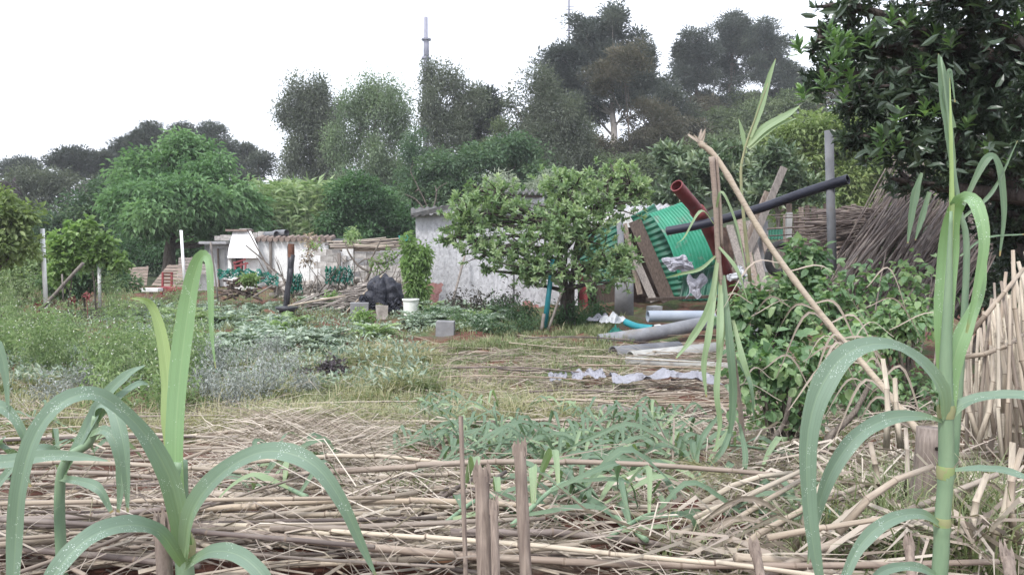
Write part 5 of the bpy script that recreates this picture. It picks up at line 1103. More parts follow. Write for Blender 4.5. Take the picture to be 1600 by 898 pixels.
# ---------------- brambles and leafy bushes right of centre ----------------
def bush(name, label, cat, d, base, ells, n, L, W, leafm, nl=90, group=None, stems=14, csize=.09):
    b0 = gp(base, d); root = thing(name, label, cat, b0, group)
    mb, cl, ow = crown_np(ells, d, n, L, W, csize, 7, .5, .3, .2, True, .7, .8, .5, False, 6, .4)
    mb.obj('foliage', M[leafm], root); tk = MB()
    for j in rng.choice(len(cl), min(stems, len(cl)), False): limb(tk, b0+rng.normal(0, .04, 3)*[1, 1, 0], cl[j], .012*d/4, .004*d/4, 9, .12, 5, sag=.05)
    tk.obj('stem', M['bark'], root); lq = MB(); leaves(lq, np.zeros((1, 3)), np.array([[1., 0, 0]]), 1, .72, .12, .2, True, np.array([.75]), np.array([[0, 0, 1.]])); me_ = lq.mesh('leaf', M[leafm]); pl = parent_loc(root)
    for q in range(nl):
        o = bpy.data.objects.new('leaf', me_); col.objects.link(o); o.parent = root; e = ells[q % len(ells)]; th = U(0, 6.28); rr = math.sqrt(U(0, 1))
        dd = d-e[2]/F*d*.6; o.location = P(e[0]+e[2]*rr*math.cos(th), e[1]+e[3]*rr*math.sin(th), dd+U(-.05, .15))-pl
        o.rotation_euler = (U(-.9, .9), U(-.4, .9), U(0, 6.28)); s = L*U(.75, 1.35); o.scale = (s, s, s)
    return root
bramble = bush('bramble_bush', 'broad green bramble with round leaves left of the big green reed', 'bush', 3.9, 1230, [(1200, 600, 44, 50), (1260, 590, 50, 50), (1230, 560, 60, 30), (1290, 560, 40, 50), (1180, 650, 30, 40), (1330, 540, 30, 40), (1240, 650, 44, 40), (1190, 560, 30, 30)], 950, .055, .038, 'bramble', 120)
bush('bramble_bush', 'green bramble growing up through the dark cane stack', 'bush', 6.2, 1350, [(1300, 455, 30, 20), (1360, 440, 24, 20), (1420, 430, 24, 20), (1320, 490, 40, 30), (1400, 480, 36, 24), (1270, 490, 30, 30), (1440, 460, 20, 20)], 850, .065, .045, 'bramble', 90, csize=.13)
bush('bean_plant', 'pale green leafy plant behind the hanging wilted reed', 'bush', 7, 1200, [(1170, 480, 30, 30), (1215, 470, 34, 34), (1250, 400, 30, 26), (1260, 440, 30, 26), (1180, 530, 30, 24), (1230, 515, 40, 24)], 1700, .085, .055, 'bramble', 60, csize=.13)
bush('bramble_bush', 'low dark bramble under the dark tree beside the upright canes', 'bush', 5.2, 1440, [(1430, 520, 50, 40), (1380, 520, 40, 40), (1350, 600, 50, 40), (1420, 600, 40, 30)], 1200, .055, .036, 'bramble', 40, csize=.1)
d = 3.7; root = thing('woody_stump', 'grey woody stems forking below the bramble', 'stump', gp(1215, d)); mb = MB()
for pts, r_ in (([(1205, 760), (1203, 700), (1225, 660), (1235, 620)], .016), ([(1285, 740), (1290, 690), (1330, 650), (1360, 600)], .02), ([(1270, 750), (1275, 700), (1272, 660)], .012)): tube(mb, spline([P(a, b_, d) for a, b_ in pts], 12), np.linspace(r_, r_*.6, 12), 7, True, .5, .1)
mb.obj('stem', M['bark'], root, True)

# ---------------- garden plants ----------------
def weed(name, label, cat, px, py, wpx, hpx, leafm, n, L, W, group, kind='bush', flowers=0, cs=.07):
    g0 = G(px, py); d = g0[1]; root = thing(name, label, cat, g0, group)
    mb, cl, ow = crown_np([(px, py-hpx*.5, wpx*.5, hpx*.5), (px-wpx*.2, py-hpx*.35, wpx*.4, hpx*.4), (px+wpx*.2, py-hpx*.4, wpx*.35, hpx*.4)], d, n, L, W, cs, 9, .5, .3, .2, False, 1, 1.2, .5)
    for b_ in cl[::3]: 
        t_ = b_+rng.normal(0, .02, 3); tube(mb, [g0+rng.normal(0, .03, 3)*[1, 1, 0], (g0+t_)/2+rng.normal(0, .02, 3), t_], [.005, .004, .002], 3, False, .3)
    mb.obj('foliage', M[leafm], root)
    if flowers:
        fb = MB(); c = cl[rng.integers(0, len(cl), flowers)]+rng.normal(0, .05, (flowers, 3))+[0, 0, .06]
        c = np.repeat(c, 4, 0); leaves(fb, c, rand_dirs(len(c)), .013, .01, .1, .1); fb.obj('flowers', M['white_flower'], root)['kind'] = 'stuff'
    return root
for q in range(34):
    py = U(480, 668); px = U(-20, 235) if q % 4 else U(235, 330); s = np.interp(py, [480, 668], [.75, 1.3])
    weed('tall_weed', 'feathery white flowered weed '+where(py, ['at the back', 'in the middle', 'at the front'], 480, 668)+' of left garden, '+where(px, ['at the left edge', 'below the tall white post', 'below the trellis vines', 'below the short white post', 'below the red chair', 'right of the left reed'], -20, 330), 'weed', px, py, 54*s, U(75, 125)*s, 'weed', 800, .05, .012, 'tall weeds in the left garden', flowers=26, cs=.09)
def artichoke(px, py, s_, mname='artichoke', label=None, group=None, name='artichoke_plant', L=.32, n=26, cat='plant'):
    g0 = G(px, py); root = thing(name, label, cat, g0, group); mb = MB(); m = n*9
    for q in range(n):
        a = U(0, 6.28); el = U(.35, 1.25); l = L*s_*U(.6, 1.15); dv = np.array([math.cos(a)*math.cos(el), math.sin(a)*math.cos(el), math.sin(el)])
        t_ = np.linspace(.0, 1, 8)[:, None]; sp_ = g0+dv*l*t_+np.array([0, 0, -.45*l])*t_**2+np.array([math.cos(a), math.sin(a), 0])*l*.3*t_**2
        sd = np.array([-math.sin(a), math.cos(a), 0]); tu = unit(np.gradient(sp_, axis=0))
        for sg in (-1, 1):
            leaves(mb, sp_[1:], sd*sg*.8+tu[1:]*.7+[0, 0, .15], l*.3*np.sin(np.linspace(.5, 2.9, 7)), l*.13, .2, .2, False, np.clip(rng.normal(.5, .2, 7), 0, 1))
        tube(mb, sp_, np.linspace(.006, .002, 8)*s_, 3, False, .9)
    mb.obj('foliage', M[mname], root); return root
for q in range(72):
    py = U(478, 560); px = (U(215, 555) if py < 512 else U(215, 640)) if py < 530 else U(230, 520)
    if q > 50: px = U(640, 800); py = U(480, 515)
    artichoke(px, py, U(1.0, 1.7), 'artichoke' if q % 4 else 'weed', 'spreading grey green plant, '+where(py, ['back row', 'second row', 'third row', 'front row'], 478, 560)+' of the vegetable plot, '+where(px, ['below the slatted panels', 'below the log heap', 'below the burnt post', 'below the branch heap', 'below the tarpaulin', 'below the shed wall'], 215, 800), 'leafy plants in the vegetable rows')
for px, py, s in ((365, 640, 1.3), (410, 620, 1.2), (440, 600, 1.1), (345, 590, 1.1), (320, 620, 1), (400, 575, 1), (470, 620, .8), (130, 620, 1), (180, 600, .9), (70, 640, 1), (430, 560, .8), (300, 575, .9)):
    weed('wormwood_bush', 'silvery wormwood bush '+('behind the left green reed, ' if px > 290 else 'among the left weeds, ')+where(px, ['far left', 'left', 'leftmost', 'middle', 'right', 'rightmost'], 60, 480)+where(py, [' rear', ' middle', ' front'], 560, 640), 'bush', px, py, 64*s, 58*s, 'wormwood', 900, .03, .012, 'silvery wormwood '+('bushes behind the reed' if px > 290 else 'bushes among the weeds'), cs=.07)
weed('purple_plant', 'low dark purple plant beside the yellow green grass', 'plant', 520, 592, 50, 30, 'purple', 700, .05, .03, None, cs=.06)
weed('purple_plant', 'dull purple patch of leaves left of the dark purple plant', 'plant', 470, 598, 60, 16, 'purple', 500, .05, .03, None, cs=.06)
for px, py, wx, lb in ((562, 508, 34, 'bright lettuce green plant below the tarpaulin blocks'), (520, 478, 24, 'yellow green weed in front of the branch heap'), (430, 530, 30, 'yellow green seedling in the rows')):
    weed('green_plant', lb, 'plant', px, py, wx, 24, 'vine', 260, .09, .05, None, cs=.08)
for px, py in ((745, 492), (765, 498), (785, 496), (700, 495), (720, 492), (800, 488)):
    weed('wilted_plant', 'dark wilted bean plant in the row before the shed', 'plant', px, py, 26, 46, 'wilt', 170, .08, .035, 'wilted plants before the shed', cs=.09)
for px, py, wx, hx_ in ((905, 512, 70, 38), (880, 508, 40, 34), (930, 505, 40, 40)): weed('dark_bush', 'dark twiggy bush at the foot of the fruit tree', 'bush', px, py, wx, hx_, 'bushdark', 900, .06, .03, 'dark bushes at the fruit tree foot', cs=.1)
for px, py, wx, hx_ in ((790, 500, 60, 50), (815, 505, 50, 34), (735, 512, 60, 24), (770, 520, 70, 22), (820, 520, 60, 24), (680, 505, 60, 22)): weed('green_bush', 'green leafy plant before the shed wall, '+{(790, 500): 'tallest one, left of the teal pole', (815, 505): 'touching the teal pole', (735, 512): 'low one right of the white block', (770, 520): 'lowest flat one', (820, 520): 'low one at the foot of the teal pole', (680, 505): 'leftmost, behind the white block'}[(px, py)], 'plant', px, py, wx, hx_, 'bushmid', 700, .07, .02, 'green plants before the shed', cs=.1)

# ---------------- grass and litter (stuff) ----------------
def ground_pts(n, x0, x1, y0, y1):
    """random pixel positions on the ground, vectorised through a distance table"""
    py = rng.uniform(y0, y1, n); px = rng.uniform(x0, x1, n)
    tab_y = np.linspace(y0-1, y1+1, 60); tab_d = np.array([G(800, t_)[1] for t_ in tab_y]); d_ = np.interp(py, tab_y, tab_d)
    x = (px-800)/F*d_; return np.stack([x, d_, H(x, d_)-.01], 1)
gb = MB()
for n_, a, b_, y0, y1, h, per, ln in ((3600, -80, 1000, 500, 680, .13, 7, .8), (1500, 380, 700, 560, 690, .16, 9, 1.1), (900, 700, 960, 500, 550, .16, 9, .7), (380, 1150, 1640, 600, 900, .14, 8, .9), (500, 500, 1150, 640, 800, .1, 8, .8), (900, -60, 660, 455, 500, .2, 7, .6), (120, 1000, 1640, 800, 900, .2, 8, .9)):
    p = ground_pts(n_, a, b_, y0, y1); tufts(gb, p, per, h*rng.uniform(.5, 1.3, n_), .07, .006 if y0 > 590 else .01, ln)
o = gb.obj('grass', M['grass']); tag(o, 'green grass growing between the rows and canes', 'grass', kind='stuff')
gb = MB()
for n_, a, b_, y0, y1 in ((900, 380, 660, 560, 700), (300, 560, 680, 540, 580), (500, 0, 400, 620, 700), (260, 700, 900, 620, 680)):
    p = ground_pts(n_, a, b_, y0, y1); tufts(gb, p, 9, .22*rng.uniform(.5, 1.2, n_), .05, .006, 1.3)
o = gb.obj('pale_grass', M['grass_pale']); tag(o, 'pale yellow green bent grass in the middle of the plot', 'grass', kind='stuff')
# garden ground cover leaves
gb = MB(); p = ground_pts(9000, -80, 660, 478, 620); c = p+rng.normal(0, 1, p.shape)*[.05, .05, 0]+np.array([0, 0, 1])*rng.uniform(.02, .16, (9000, 1)); leaves(gb, c, rand_dirs(9000)+[0, 0, .3], .09, .035)
o = gb.obj('ground_cover', M['artichoke']); tag(o, 'low grey green ground cover filling the vegetable plot', 'ground cover', kind='stuff')
# straw litter
sb = MB()
def straw(sb, n, x0, x1, y0, y1, L0, L1, wd, aniso=.5, lift=.08, curl=.12, arch=.12):
    p = ground_pts(n, x0, x1, y0, y1); a = rng.normal(0, aniso, n)+math.pi*(rng.random(n) < .5); L = rng.uniform(L0, L1, n)[:, None]
    dv = np.stack([np.cos(a), np.sin(a), rng.normal(0, .14, n)], 1); p = p+np.array([0, 0, 1])*rng.uniform(.01, lift, (n, 1))
    p1 = p+dv*L*.5+rng.normal(0, curl*.4, (n, 3))*L+np.array([0, 0, 1])*L*arch*rng.random((n, 1)); p2 = p+dv*L+rng.normal(0, curl, (n, 3))*L
    p2[:, 2] = np.maximum(p2[:, 2], H(p2[:, 0], p2[:, 1])-.01); blades(sb, p, p1, p2, wd*rng.uniform(.4, 1.3, n), rng.normal(0, 1, (n, 3))*[.3, 1, .8])
straw(sb, 3000, -100, 1250, 690, 899, .1, .45, .006, .9, .12, .25, .2); straw(sb, 3000, 660, 1260, 540, 700, .15, .6, .008, .4, .06); straw(sb, 1500, -60, 700, 560, 700, .1, .4, .005, 1.2, .16, .2, .3); straw(sb, 1900, 1050, 1650, 640, 899, .12, .45, .013, 1.2, .16, .2, .25)
o = sb.obj('straw_litter', M['straw']); tag(o, 'dry reed leaves and straw littering the ground', 'straw', kind='stuff')
sb = MB(); straw(sb, 2600, 390, 590, 700, 765, .15, .4, .005, .5, .14, .1, .25); o = sb.obj('dry_grass_heap', M['straw']); tag(o, 'heap of fine dry straw left of the green cut reeds', 'straw heap', kind='stuff')

# ---------------- plastic sheet, board ----------------
def sheet_strip(label, pts, wd, m, name='plastic_sheet', cat='plastic sheet', amp=.05, seed=0):
    r_ = np.random.default_rng(seed); q = spline([G(*p) for p in pts], 40); V = []; nv = 12
    for i_, c in enumerate(q):
        for j in range(nv):
            v = j/(nv-1)-.5; w_ = wd*(.7+.3*math.sin(i_*.35+seed)); V.append((c[0]+r_.normal(0, .006), c[1]+v*w_+r_.normal(0, .006), Hs(c[0], c[1]+v*w_)+.14+amp*(1-abs(math.sin(i_*.17+j*.35+seed+.8*math.sin(i_*.4))))*(.8+.6*math.sin(i_*.53+seed*2))+abs(r_.normal(0, .005))))
    mb = MB().add(V, None, [(i_*nv+j, (i_+1)*nv+j, (i_+1)*nv+j+1, i_*nv+j+1) for i_ in range(39) for j in range(nv-1)]); o = mb.obj(name, M[m]); s = o.modifiers.new('s', 'SOLIDIFY'); s.thickness = .003; return tag(o, label, cat)
sheet_strip('crumpled grey white plastic sheet strip lying on the cane mat', [(955, 616), (1030, 612), (1120, 618)], .42, 'film', seed=1, amp=.06)
sheet_strip('smaller crumpled plastic sheet left of the long strip', [(893, 612), (915, 606), (945, 610)], .4, 'film', seed=4, amp=.045)
sheet_strip('small pale plastic scrap at the left end of the sheets', [(858, 612), (885, 611)], .3, 'film', seed=6, amp=.03)
mb = MB(); p0 = G(935, 648); p1 = G(1035, 668); bar(mb, p0+[0, 0, .07], p1+[0, 0, .06], .3, .02); o = mb.obj('grey_board', M['wood_grey']); tag(o, 'weathered grey board lying flat beyond the cut green reeds', 'board')
o = crumple('soil_mound', 'small mound of bare red brown soil between the slanting canes and the stubs', 1010, 835, 2.3, .3, .2, .09, 'redsoil', 'soil', 12, 24)
o = crumple('black_plastic', 'scrap of black plastic under the slanting foreground canes', 610, 795, 3.0, .1, .08, .04, 'black', 'plastic scrap', 9)

# ---------------- reeds with leaves ----------------
def ribbon(mb, pts, wds, N=(0, -.85, .5), twist=0, nseg=26, fold=.28, tint=.5):
    s = spline(pts, nseg); t_ = unit(np.gradient(s, axis=0)); N = np.tile(np.asarray(N, float), (nseg, 1))
    sd = unit(np.cross(t_, N)); 
    # keep the side vector continuous
    for i_ in range(1, nseg):
        if np.dot(sd[i_], sd[i_-1]) < 0: sd[i_] = -sd[i_]
    sd = unit(sd*.5+np.roll(sd, 1, 0)*.25+np.roll(sd, -1, 0)*.25); sd[0] = sd[1]; sd[-1] = sd[-2]
    nn = unit(np.cross(sd, t_)); tw = np.linspace(0, twist, nseg)[:, None]; sd, nn = sd*np.cos(tw)+nn*np.sin(tw), nn*np.cos(tw)-sd*np.sin(tw)
    w_ = np.interp(np.linspace(0, 1, nseg), np.linspace(0, 1, len(wds)), wds); w_ = w_*(1+.03*np.sin(np.arange(nseg)*1.3))
    ph = U(0, 6); w_ = w_*(1+.06*np.sin(np.arange(nseg)*.6+ph)); U_ = np.array([-1, -.6, -.12, 0, .12, .6, 1]); V = []; rb = []
    for j, u in enumerate(U_):
        wv = (.03*np.sin(np.arange(nseg)*.9+j)+.09*np.sin(np.arange(nseg)*.37+(2.1 if u > 0 else 0)+ph))*abs(u)
        V.append(s+sd*(u*w_/2)[:, None]+nn*((abs(u)**1.2*fold+wv)*w_/2)[:, None]); rb.append(np.stack([np.full(nseg, (u+1)/2), np.linspace(0, 1, nseg), np.zeros(nseg)], 1))
    V = np.stack(V, 1).reshape(-1, 3); rb = np.stack(rb, 1).reshape(-1, 3); k = len(U_); i_ = (np.arange(nseg-1)[:, None]*k+np.arange(k-1)[None]).ravel()
    mb.add(V, None, np.stack([i_, i_+1, i_+k+1, i_+k], 1), tint, rb); return mb
def reed_leaf(root, pts, wpx, m='reed', twist=0, N=(0, -.85, .5), fold=.3, name='leaf', nseg=30):
    """pts: (px,py,d); wpx: width in pixels along it"""
    q = [P(*p) for p in pts]; dm = np.mean([p[2] for p in pts]); mb = MB(); ribbon(mb, q, [w_/F*dm*(.8 if dm < 2 else 1) for w_ in wpx], N, twist, nseg, fold); o = mb.obj(name, M[m], root, True); return o
# right big reed
d = 1.12; rr = thing('giant_reed', 'tall green giant reed with arching leaves at the right', 'reed', gp(1472, d))
mb = MB(); b0 = gp(1470, d); nodes = [(1468, 898), (1472, 820), (1478, 735), (1478, 640), (1478, 560), (1482, 450), (1486, 330)]
s = spline([b0]+[P(a, b_, d) for a, b_ in nodes], 44); rad = np.interp(np.linspace(0, 1, 44), [0, .55, .72, 1], [.0115, .0105, .0085, .002]); 
for a, b_ in nodes[1:4]:
    c = P(a, b_, d); k_ = np.argmin(np.linalg.norm(s-c, axis=1)); rad[k_] *= 1.13
tube(mb, s, rad, 14); mb.obj('stem', M['stem'], rr, True)
for a, b_ in ((1478, 640), (1477, 735), (1472, 815)):
    c = P(a, b_, d); mb = MB(); tube(mb, [c-[0, 0, .012], c, c+[0, 0, .008]], [.0112, .0128, .0118], 14, cap=False); mb.obj('leaf_collar', M['reed_yel'], rr, True)
R1 = [(1476, 655, 1.11), (1470, 610, 1.10), (1440, 568, 1.08), (1390, 538, 1.05), (1330, 548, 1.02), (1285, 600, 1.0), (1262, 680, .99), (1262, 780, .99), (1272, 860, .99), (1290, 950, 1.0)]
reed_leaf(rr, R1, [18, 42, 38, 26, 38, 44, 40, 32, 24, 12], N=(.1, -.8, .6))
reed_leaf(rr, [(1478, 660, 1.12), (1440, 650, 1.1), (1385, 655, 1.08), (1335, 685, 1.06), (1295, 745, 1.05), (1272, 820, 1.05), (1262, 880, 1.05)], [6, 18, 28, 32, 26, 16, 4], N=(.1, -.8, .6))
reed_leaf(rr, [(1475, 825, 1.12), (1440, 803, 1.09), (1390, 812, 1.06), (1345, 850, 1.04), (1318, 905, 1.03), (1300, 960, 1.03)], [8, 20, 26, 24, 18, 6])
reed_leaf(rr, [(1480, 650, 1.12), (1510, 628, 1.12), (1560, 618, 1.1), (1620, 622, 1.08), (1680, 650, 1.06)], [20, 24, 24, 22, 12], N=(0, -.6, .8))
reed_leaf(rr, [(1480, 735, 1.12), (1530, 732, 1.12), (1580, 738, 1.12), (1640, 765, 1.1)], [8, 15, 18, 12], N=(0, -.6, .8))
reed_leaf(rr, [(1477, 650, 1.12), (1482, 600, 1.12), (1500, 530, 1.12), (1530, 460, 1.14), (1542, 405, 1.15)], [30, 36, 32, 18, 2], 'reed_green')
reed_leaf(rr, [(1478, 640, 1.12), (1474, 560, 1.13), (1474, 480, 1.14), (1480, 400, 1.15), (1486, 345, 1.14), (1502, 312, 1.12), (1524, 318, 1.08), (1537, 370, 1.06), (1530, 430, 1.06), (1510, 520, 1.07)], [24, 32, 36, 38, 34, 26, 24, 22, 16, 4], 'reed_green', N=(-.25, -.9, .1))
reed_leaf(rr, [(1484, 420, 1.13), (1486, 320, 1.13), (1485, 220, 1.13), (1484, 122, 1.14)], [9, 10, 8, 1], 'reed_yel', fold=.5)
reed_leaf(rr, [(1475, 905, 1.12), (1430, 885, 1.1), (1380, 892, 1.08), (1340, 930, 1.06)], [10, 18, 18, 8])
# left reed
d = 1.0; lr = thing('giant_reed', 'broad leaved green giant reed at the left foreground', 'reed', gp(290, d))
mb = MB(); s = spline([gp(296, d)]+[P(a, b_, d) for a, b_ in ((290, 905), (286, 860), (283, 800), (282, 720))], 30); tube(mb, s, np.linspace(.013, .009, 30), 14); mb.obj('stem', M['stem'], lr, True)
mb = MB(); c0, c1 = P(288, 868, d), P(284, 835, d); tube(mb, [c0, (c0+c1)/2, c1], [.0142, .0165, .0125], 14, cap=False); mb.obj('leaf_collar', M['reed_yel'], lr, True)
reed_leaf(lr, [(287, 860, .99), (278, 780, .99), (274, 700, 1.0), (280, 600, 1.02), (292, 500, 1.03), (302, 440, 1.03), (315, 402, 1.02), (327, 408, .99), (330, 460, .98), (331, 520, .98), (337, 575, .98)], [30, 36, 40, 44, 42, 36, 28, 16, 14, 9, 2], 'reed_green', N=(-.15, -.95, .12))
reed_leaf(lr, [(288, 850, .98), (270, 760, .96), (235, 690, .94), (190, 640, .92), (145, 615, .9), (95, 630, .88), (55, 680, .87), (32, 760, .87), (24, 850, .88), (20, 940, .88)], [34, 42, 36, 26, 28, 34, 38, 36, 32, 24], 'reed', N=(.1, -.8, .6))
reed_leaf(lr, [(288, 870, .98), (300, 800, .95), (340, 745, .92), (395, 710, .9), (445, 706, .88), (495, 730, .87), (535, 785, .87), (565, 850, .88), (590, 905, .89)], [38, 50, 40, 34, 36, 32, 26, 16, 4], 'reed', N=(-.1, -.8, .6))
reed_leaf(lr, [(285, 880, .98), (250, 832, .94), (200, 820, .9), (140, 840, .86), (90, 890, .84), (60, 950, .84)], [16, 34, 40, 42, 38, 28], 'reed', N=(.1, -.7, .7))
reed_leaf(lr, [(290, 885, .98), (330, 862, .94), (375, 868, .9), (415, 905, .88), (440, 960, .88)], [20, 34, 34, 26, 14], 'reed', N=(-.1, -.7, .7))
reed_leaf(lr, [(276, 770, 1.02), (262, 660, 1.04), (262, 590, 1.06), (252, 520, 1.07), (238, 480, 1.07), (222, 468, 1.06), (203, 466, 1.05)], [14, 24, 24, 22, 16, 9, 2], 'reed_yel', N=(.2, -.9, .25))
# second small reed, left behind
d = 1.75; r2 = thing('giant_reed', 'smaller green reed behind the left one with folded leaves', 'reed', gp(80, d)); mb = MB()
s = spline([gp(80, d), P(95, 745, d), P(140, 690, d), P(150, 650, d)], 20); tube(mb, s, np.linspace(.013, .008, 20), 10); mb.obj('stem', M['stem'], r2, True)
for pts, wd in (([(95, 745, d), (125, 690, d), (165, 620, d), (200, 585, d), (228, 570, d)], [16, 24, 26, 18, 2]), ([(138, 690, d), (148, 640, d), (172, 632, 1.7), (190, 680, 1.66), (198, 740, 1.66), (200, 800, 1.68)], [14, 22, 26, 26, 18, 5]), ([(140, 680, d), (165, 672, 1.7), (185, 700, 1.68), (190, 750, 1.68), (185, 800, 1.7)], [10, 20, 22, 20, 8]),
                ([(150, 660, d), (180, 625, d), (215, 600, 1.8), (232, 600, 1.82)], [10, 16, 14, 3]), ([(110, 720, d), (70, 700, 1.7), (30, 720, 1.66), (-20, 780, 1.66)], [12, 20, 22, 14]), ([(90, 745, d), (150, 760, 1.7), (175, 800, 1.7)], [12, 20, 8])):
    reed_leaf(r2, pts, wd, 'reed', N=(0, -.8, .5))
r3 = thing('giant_reed', 'partly seen reed whose leaves enter from the left edge', 'reed', gp(-60, 1.1)); mb = MB(); tube(mb, spline([gp(-60, 1.1), P(-55, 800, 1.1), P(-50, 700, 1.1)], 12), np.linspace(.012, .008, 12), 10); mb.obj('stem', M['stem'], r3, True)
for pts, wd in (([(-50, 720, 1.1), (0, 722, 1.05), (80, 712, 1.0), (130, 714, .97), (172, 720, .95)], [30, 32, 24, 14, 2]), ([(-50, 700, 1.1), (-20, 640, 1.1), (10, 640, 1.1), (38, 680, 1.1), (45, 740, 1.12)], [20, 24, 22, 16, 3]), ([(-55, 720, 1.1), (-40, 600, 1.1), (-8, 540, 1.1), (8, 580, 1.1), (14, 650, 1.1)], [20, 28, 26, 16, 4]), ([(-50, 740, 1.1), (-10, 690, 1.15), (25, 710, 1.2), (48, 760, 1.2)], [20, 26, 22, 5])):
    reed_leaf(r3, pts, wd, 'reed')
# thin reed behind in the dark tree
d = 2.6; r4 = thing('giant_reed', 'shaded reed standing in front of the dark tree at far right', 'reed', gp(1500, d)); mb = MB(); tube(mb, spline([gp(1500, d), P(1510, 420, d), P(1500, 330, d), P(1490, 260, d), P(1470, 90, d)], 26), np.linspace(.013, .004, 26), 8); mb.obj('stem', M['stem'], r4, True)
for pts, wd in (([(1488, 260, d), (1478, 180, d), (1470, 110, d), (1466, 84, d)], [10, 18, 14, 2]), ([(1500, 330, d), (1540, 250, d), (1560, 260, d), (1568, 330, d), (1562, 400, d)], [6, 12, 12, 10, 2]), ([(1505, 340, d), (1550, 300, d), (1590, 220, d)], [4, 6, 1]), ([(1440, 270, d), (1428, 310, d), (1418, 380, d)], [4, 14, 3]), ([(1452, 300, d), (1440, 340, d), (1430, 375, d)], [6, 10, 2]),
                ([(1490, 200, d), (1478, 150, d), (1484, 110, d), (1492, 160, d)], [8, 12, 6, 2]), ([(1500, 400, d), (1540, 372, d), (1600, 366, d)], [3, 4, 2])):
    reed_leaf(r4, pts, wd, 'reed_cut')
# broken pale reed and its hanging wilted leaves
d = 2.9; br = thing('broken_reed', 'long pale broken reed leaning down to the right', 'reed', P(1430, 660, 2.7)); mb = MB()
pts = spline([P(1092, 222, 3.1), P(1125, 255, 3.08), P(1200, 380, 3.0), P(1290, 500, 2.9), P(1350, 570, 2.8), P(1440, 680, 2.65)], 50); rad = np.full(50, .0115); rad[::6] = .0135; rad[:3] = [.009, .012, .014]; ti = np.full(50, .5); tube(mb, pts, rad, 10, True, ti); mb.obj('stem', M['cane_fresh'], br, True)
for q in range(17):
    i_ = int(rng.integers(22, 49)); c = pts[i_]; mb = MB(); a = U(-.6, .9); l = U(.15, .4); e = c+np.array([math.cos(a+math.pi*(q % 2)), U(-.4, .2), -.3])*l; ribbon(mb, [c, c+(e-c)*.5+[0, 0, U(.0, .1)], e+[0, 0, -.1]], [.004, .011, .003], twist=U(-2, 2), nseg=10); mb.obj('dry_leaf', M['straw'], br)
for q in range(8):
    c = pts[int(rng.integers(0, 4))]; mb = MB(); e = c+np.array([U(-.06, .03), U(-.05, .05), U(-.04, .06)]); ribbon(mb, [c, (c+e)/2, e], [.012, .012, .003], nseg=6); mb.obj('splinter', M['straw'], br)
d = 3.0; hr = thing('hanging_reed', 'wilted reed hanging down from the broken stem with drooping green leaves', 'reed', P(1165, 720, d)); mb = MB()
s = spline([P(1112, 245, d), P(1118, 320, d), P(1124, 420, d), P(1140, 520, d), P(1152, 600, d), P(1165, 720, d)], 40); tube(mb, s, np.linspace(.011, .009, 40)*np.where(np.arange(40) % 7 == 0, 1.15, 1), 9, True); tube(mb, s[:14]+[.02, .01, 0], .007, 6); mb.obj('stem', M['cane'], hr, True)
for pts, wd, m_ in (([(1122, 400, d), (1108, 480, 2.95), (1080, 530, 2.95), (1056, 560, 2.95)], [10, 20, 18, 4], 'reed_dull'), ([(1120, 430, d), (1108, 520, 2.9), (1100, 570, 2.9), (1104, 620, 2.9)], [10, 18, 16, 4], 'reed_dull'), ([(1130, 430, d), (1140, 540, 2.9), (1145, 620, 2.9), (1138, 700, 2.9)], [12, 22, 24, 5], 'reed_cut'),
                 ([(1118, 400, d), (1094, 420, 2.9), (1062, 428, 2.9), (1040, 434, 2.9)], [6, 10, 8, 2], 'reed_dull'), ([(1115, 350, d), (1095, 330, 2.9), (1070, 370, 2.9), (1058, 380, 2.9)], [6, 10, 6, 2], 'reed_dull'), ([(1118, 380, d), (1150, 420, 2.95), (1168, 470, 2.95)], [6, 14, 3], 'reed_dull'),
                 ([(1135, 480, d), (1120, 600, 2.9), (1125, 660, 2.9), (1118, 700, 2.9)], [10, 16, 14, 3], 'reed_dull'), ([(1150, 560, d), (1172, 600, 2.9), (1178, 660, 2.9)], [6, 14, 3], 'reed_cut'), ([(1145, 500, d), (1160, 560, 2.92), (1172, 600, 2.92), (1180, 640, 2.9)], [8, 20, 14, 3], 'reed_dull'),
                 ([(1130, 640, d), (1100, 680, 2.9), (1085, 720, 2.9)], [8, 16, 3], 'reed_cut'), ([(1150, 640, d), (1130, 700, 2.85), (1095, 740, 2.85)], [8, 18, 3], 'reed_cut'), ([(1155, 660, d), (1165, 720, 2.85), (1150, 770, 2.85)], [8, 18, 3], 'reed_cut'), ([(1118, 330, d), (1128, 300, 2.95), (1150, 350, 2.95), (1165, 420, 2.95)], [5, 9, 8, 2], 'reed_dull'), ([(1126, 440, d), (1124, 520, 2.88), (1120, 560, 2.88)], [14, 22, 4], 'reed_dull')):
    reed_leaf(hr, pts, [w_*.56 for w_ in wd], m_, twist=U(-1.2, 1.2), nseg=18)
# green sprout above
d = 3.2; gs = thing('reed_sprout', 'young green reed shoot rising above the broken reed', 'reed', P(1170, 430, d)); mb = MB(); tube(mb, spline([P(1172, 440, d), P(1158, 290, d), P(1162, 240, d), P(1178, 190, d), P(1200, 130, d)], 20), np.linspace(.008, .002, 20), 7); mb.obj('stem', M['reed_dull'], gs, True)
for pts, wd in (([(1172, 215, d), (1188, 170, d), (1202, 120, d), (1212, 92, d)], [6, 10, 8, 1]), ([(1168, 228, d), (1195, 200, d), (1230, 180, d), (1250, 165, d)], [6, 14, 10, 1]), ([(1165, 240, d), (1160, 210, d), (1154, 185, d)], [5, 8, 1]), ([(1170, 232, d), (1200, 205, d), (1215, 195, d), (1245, 185, d)], [5, 9, 8, 1])): reed_leaf(gs, pts, wd, 'reed_dull', nseg=14)

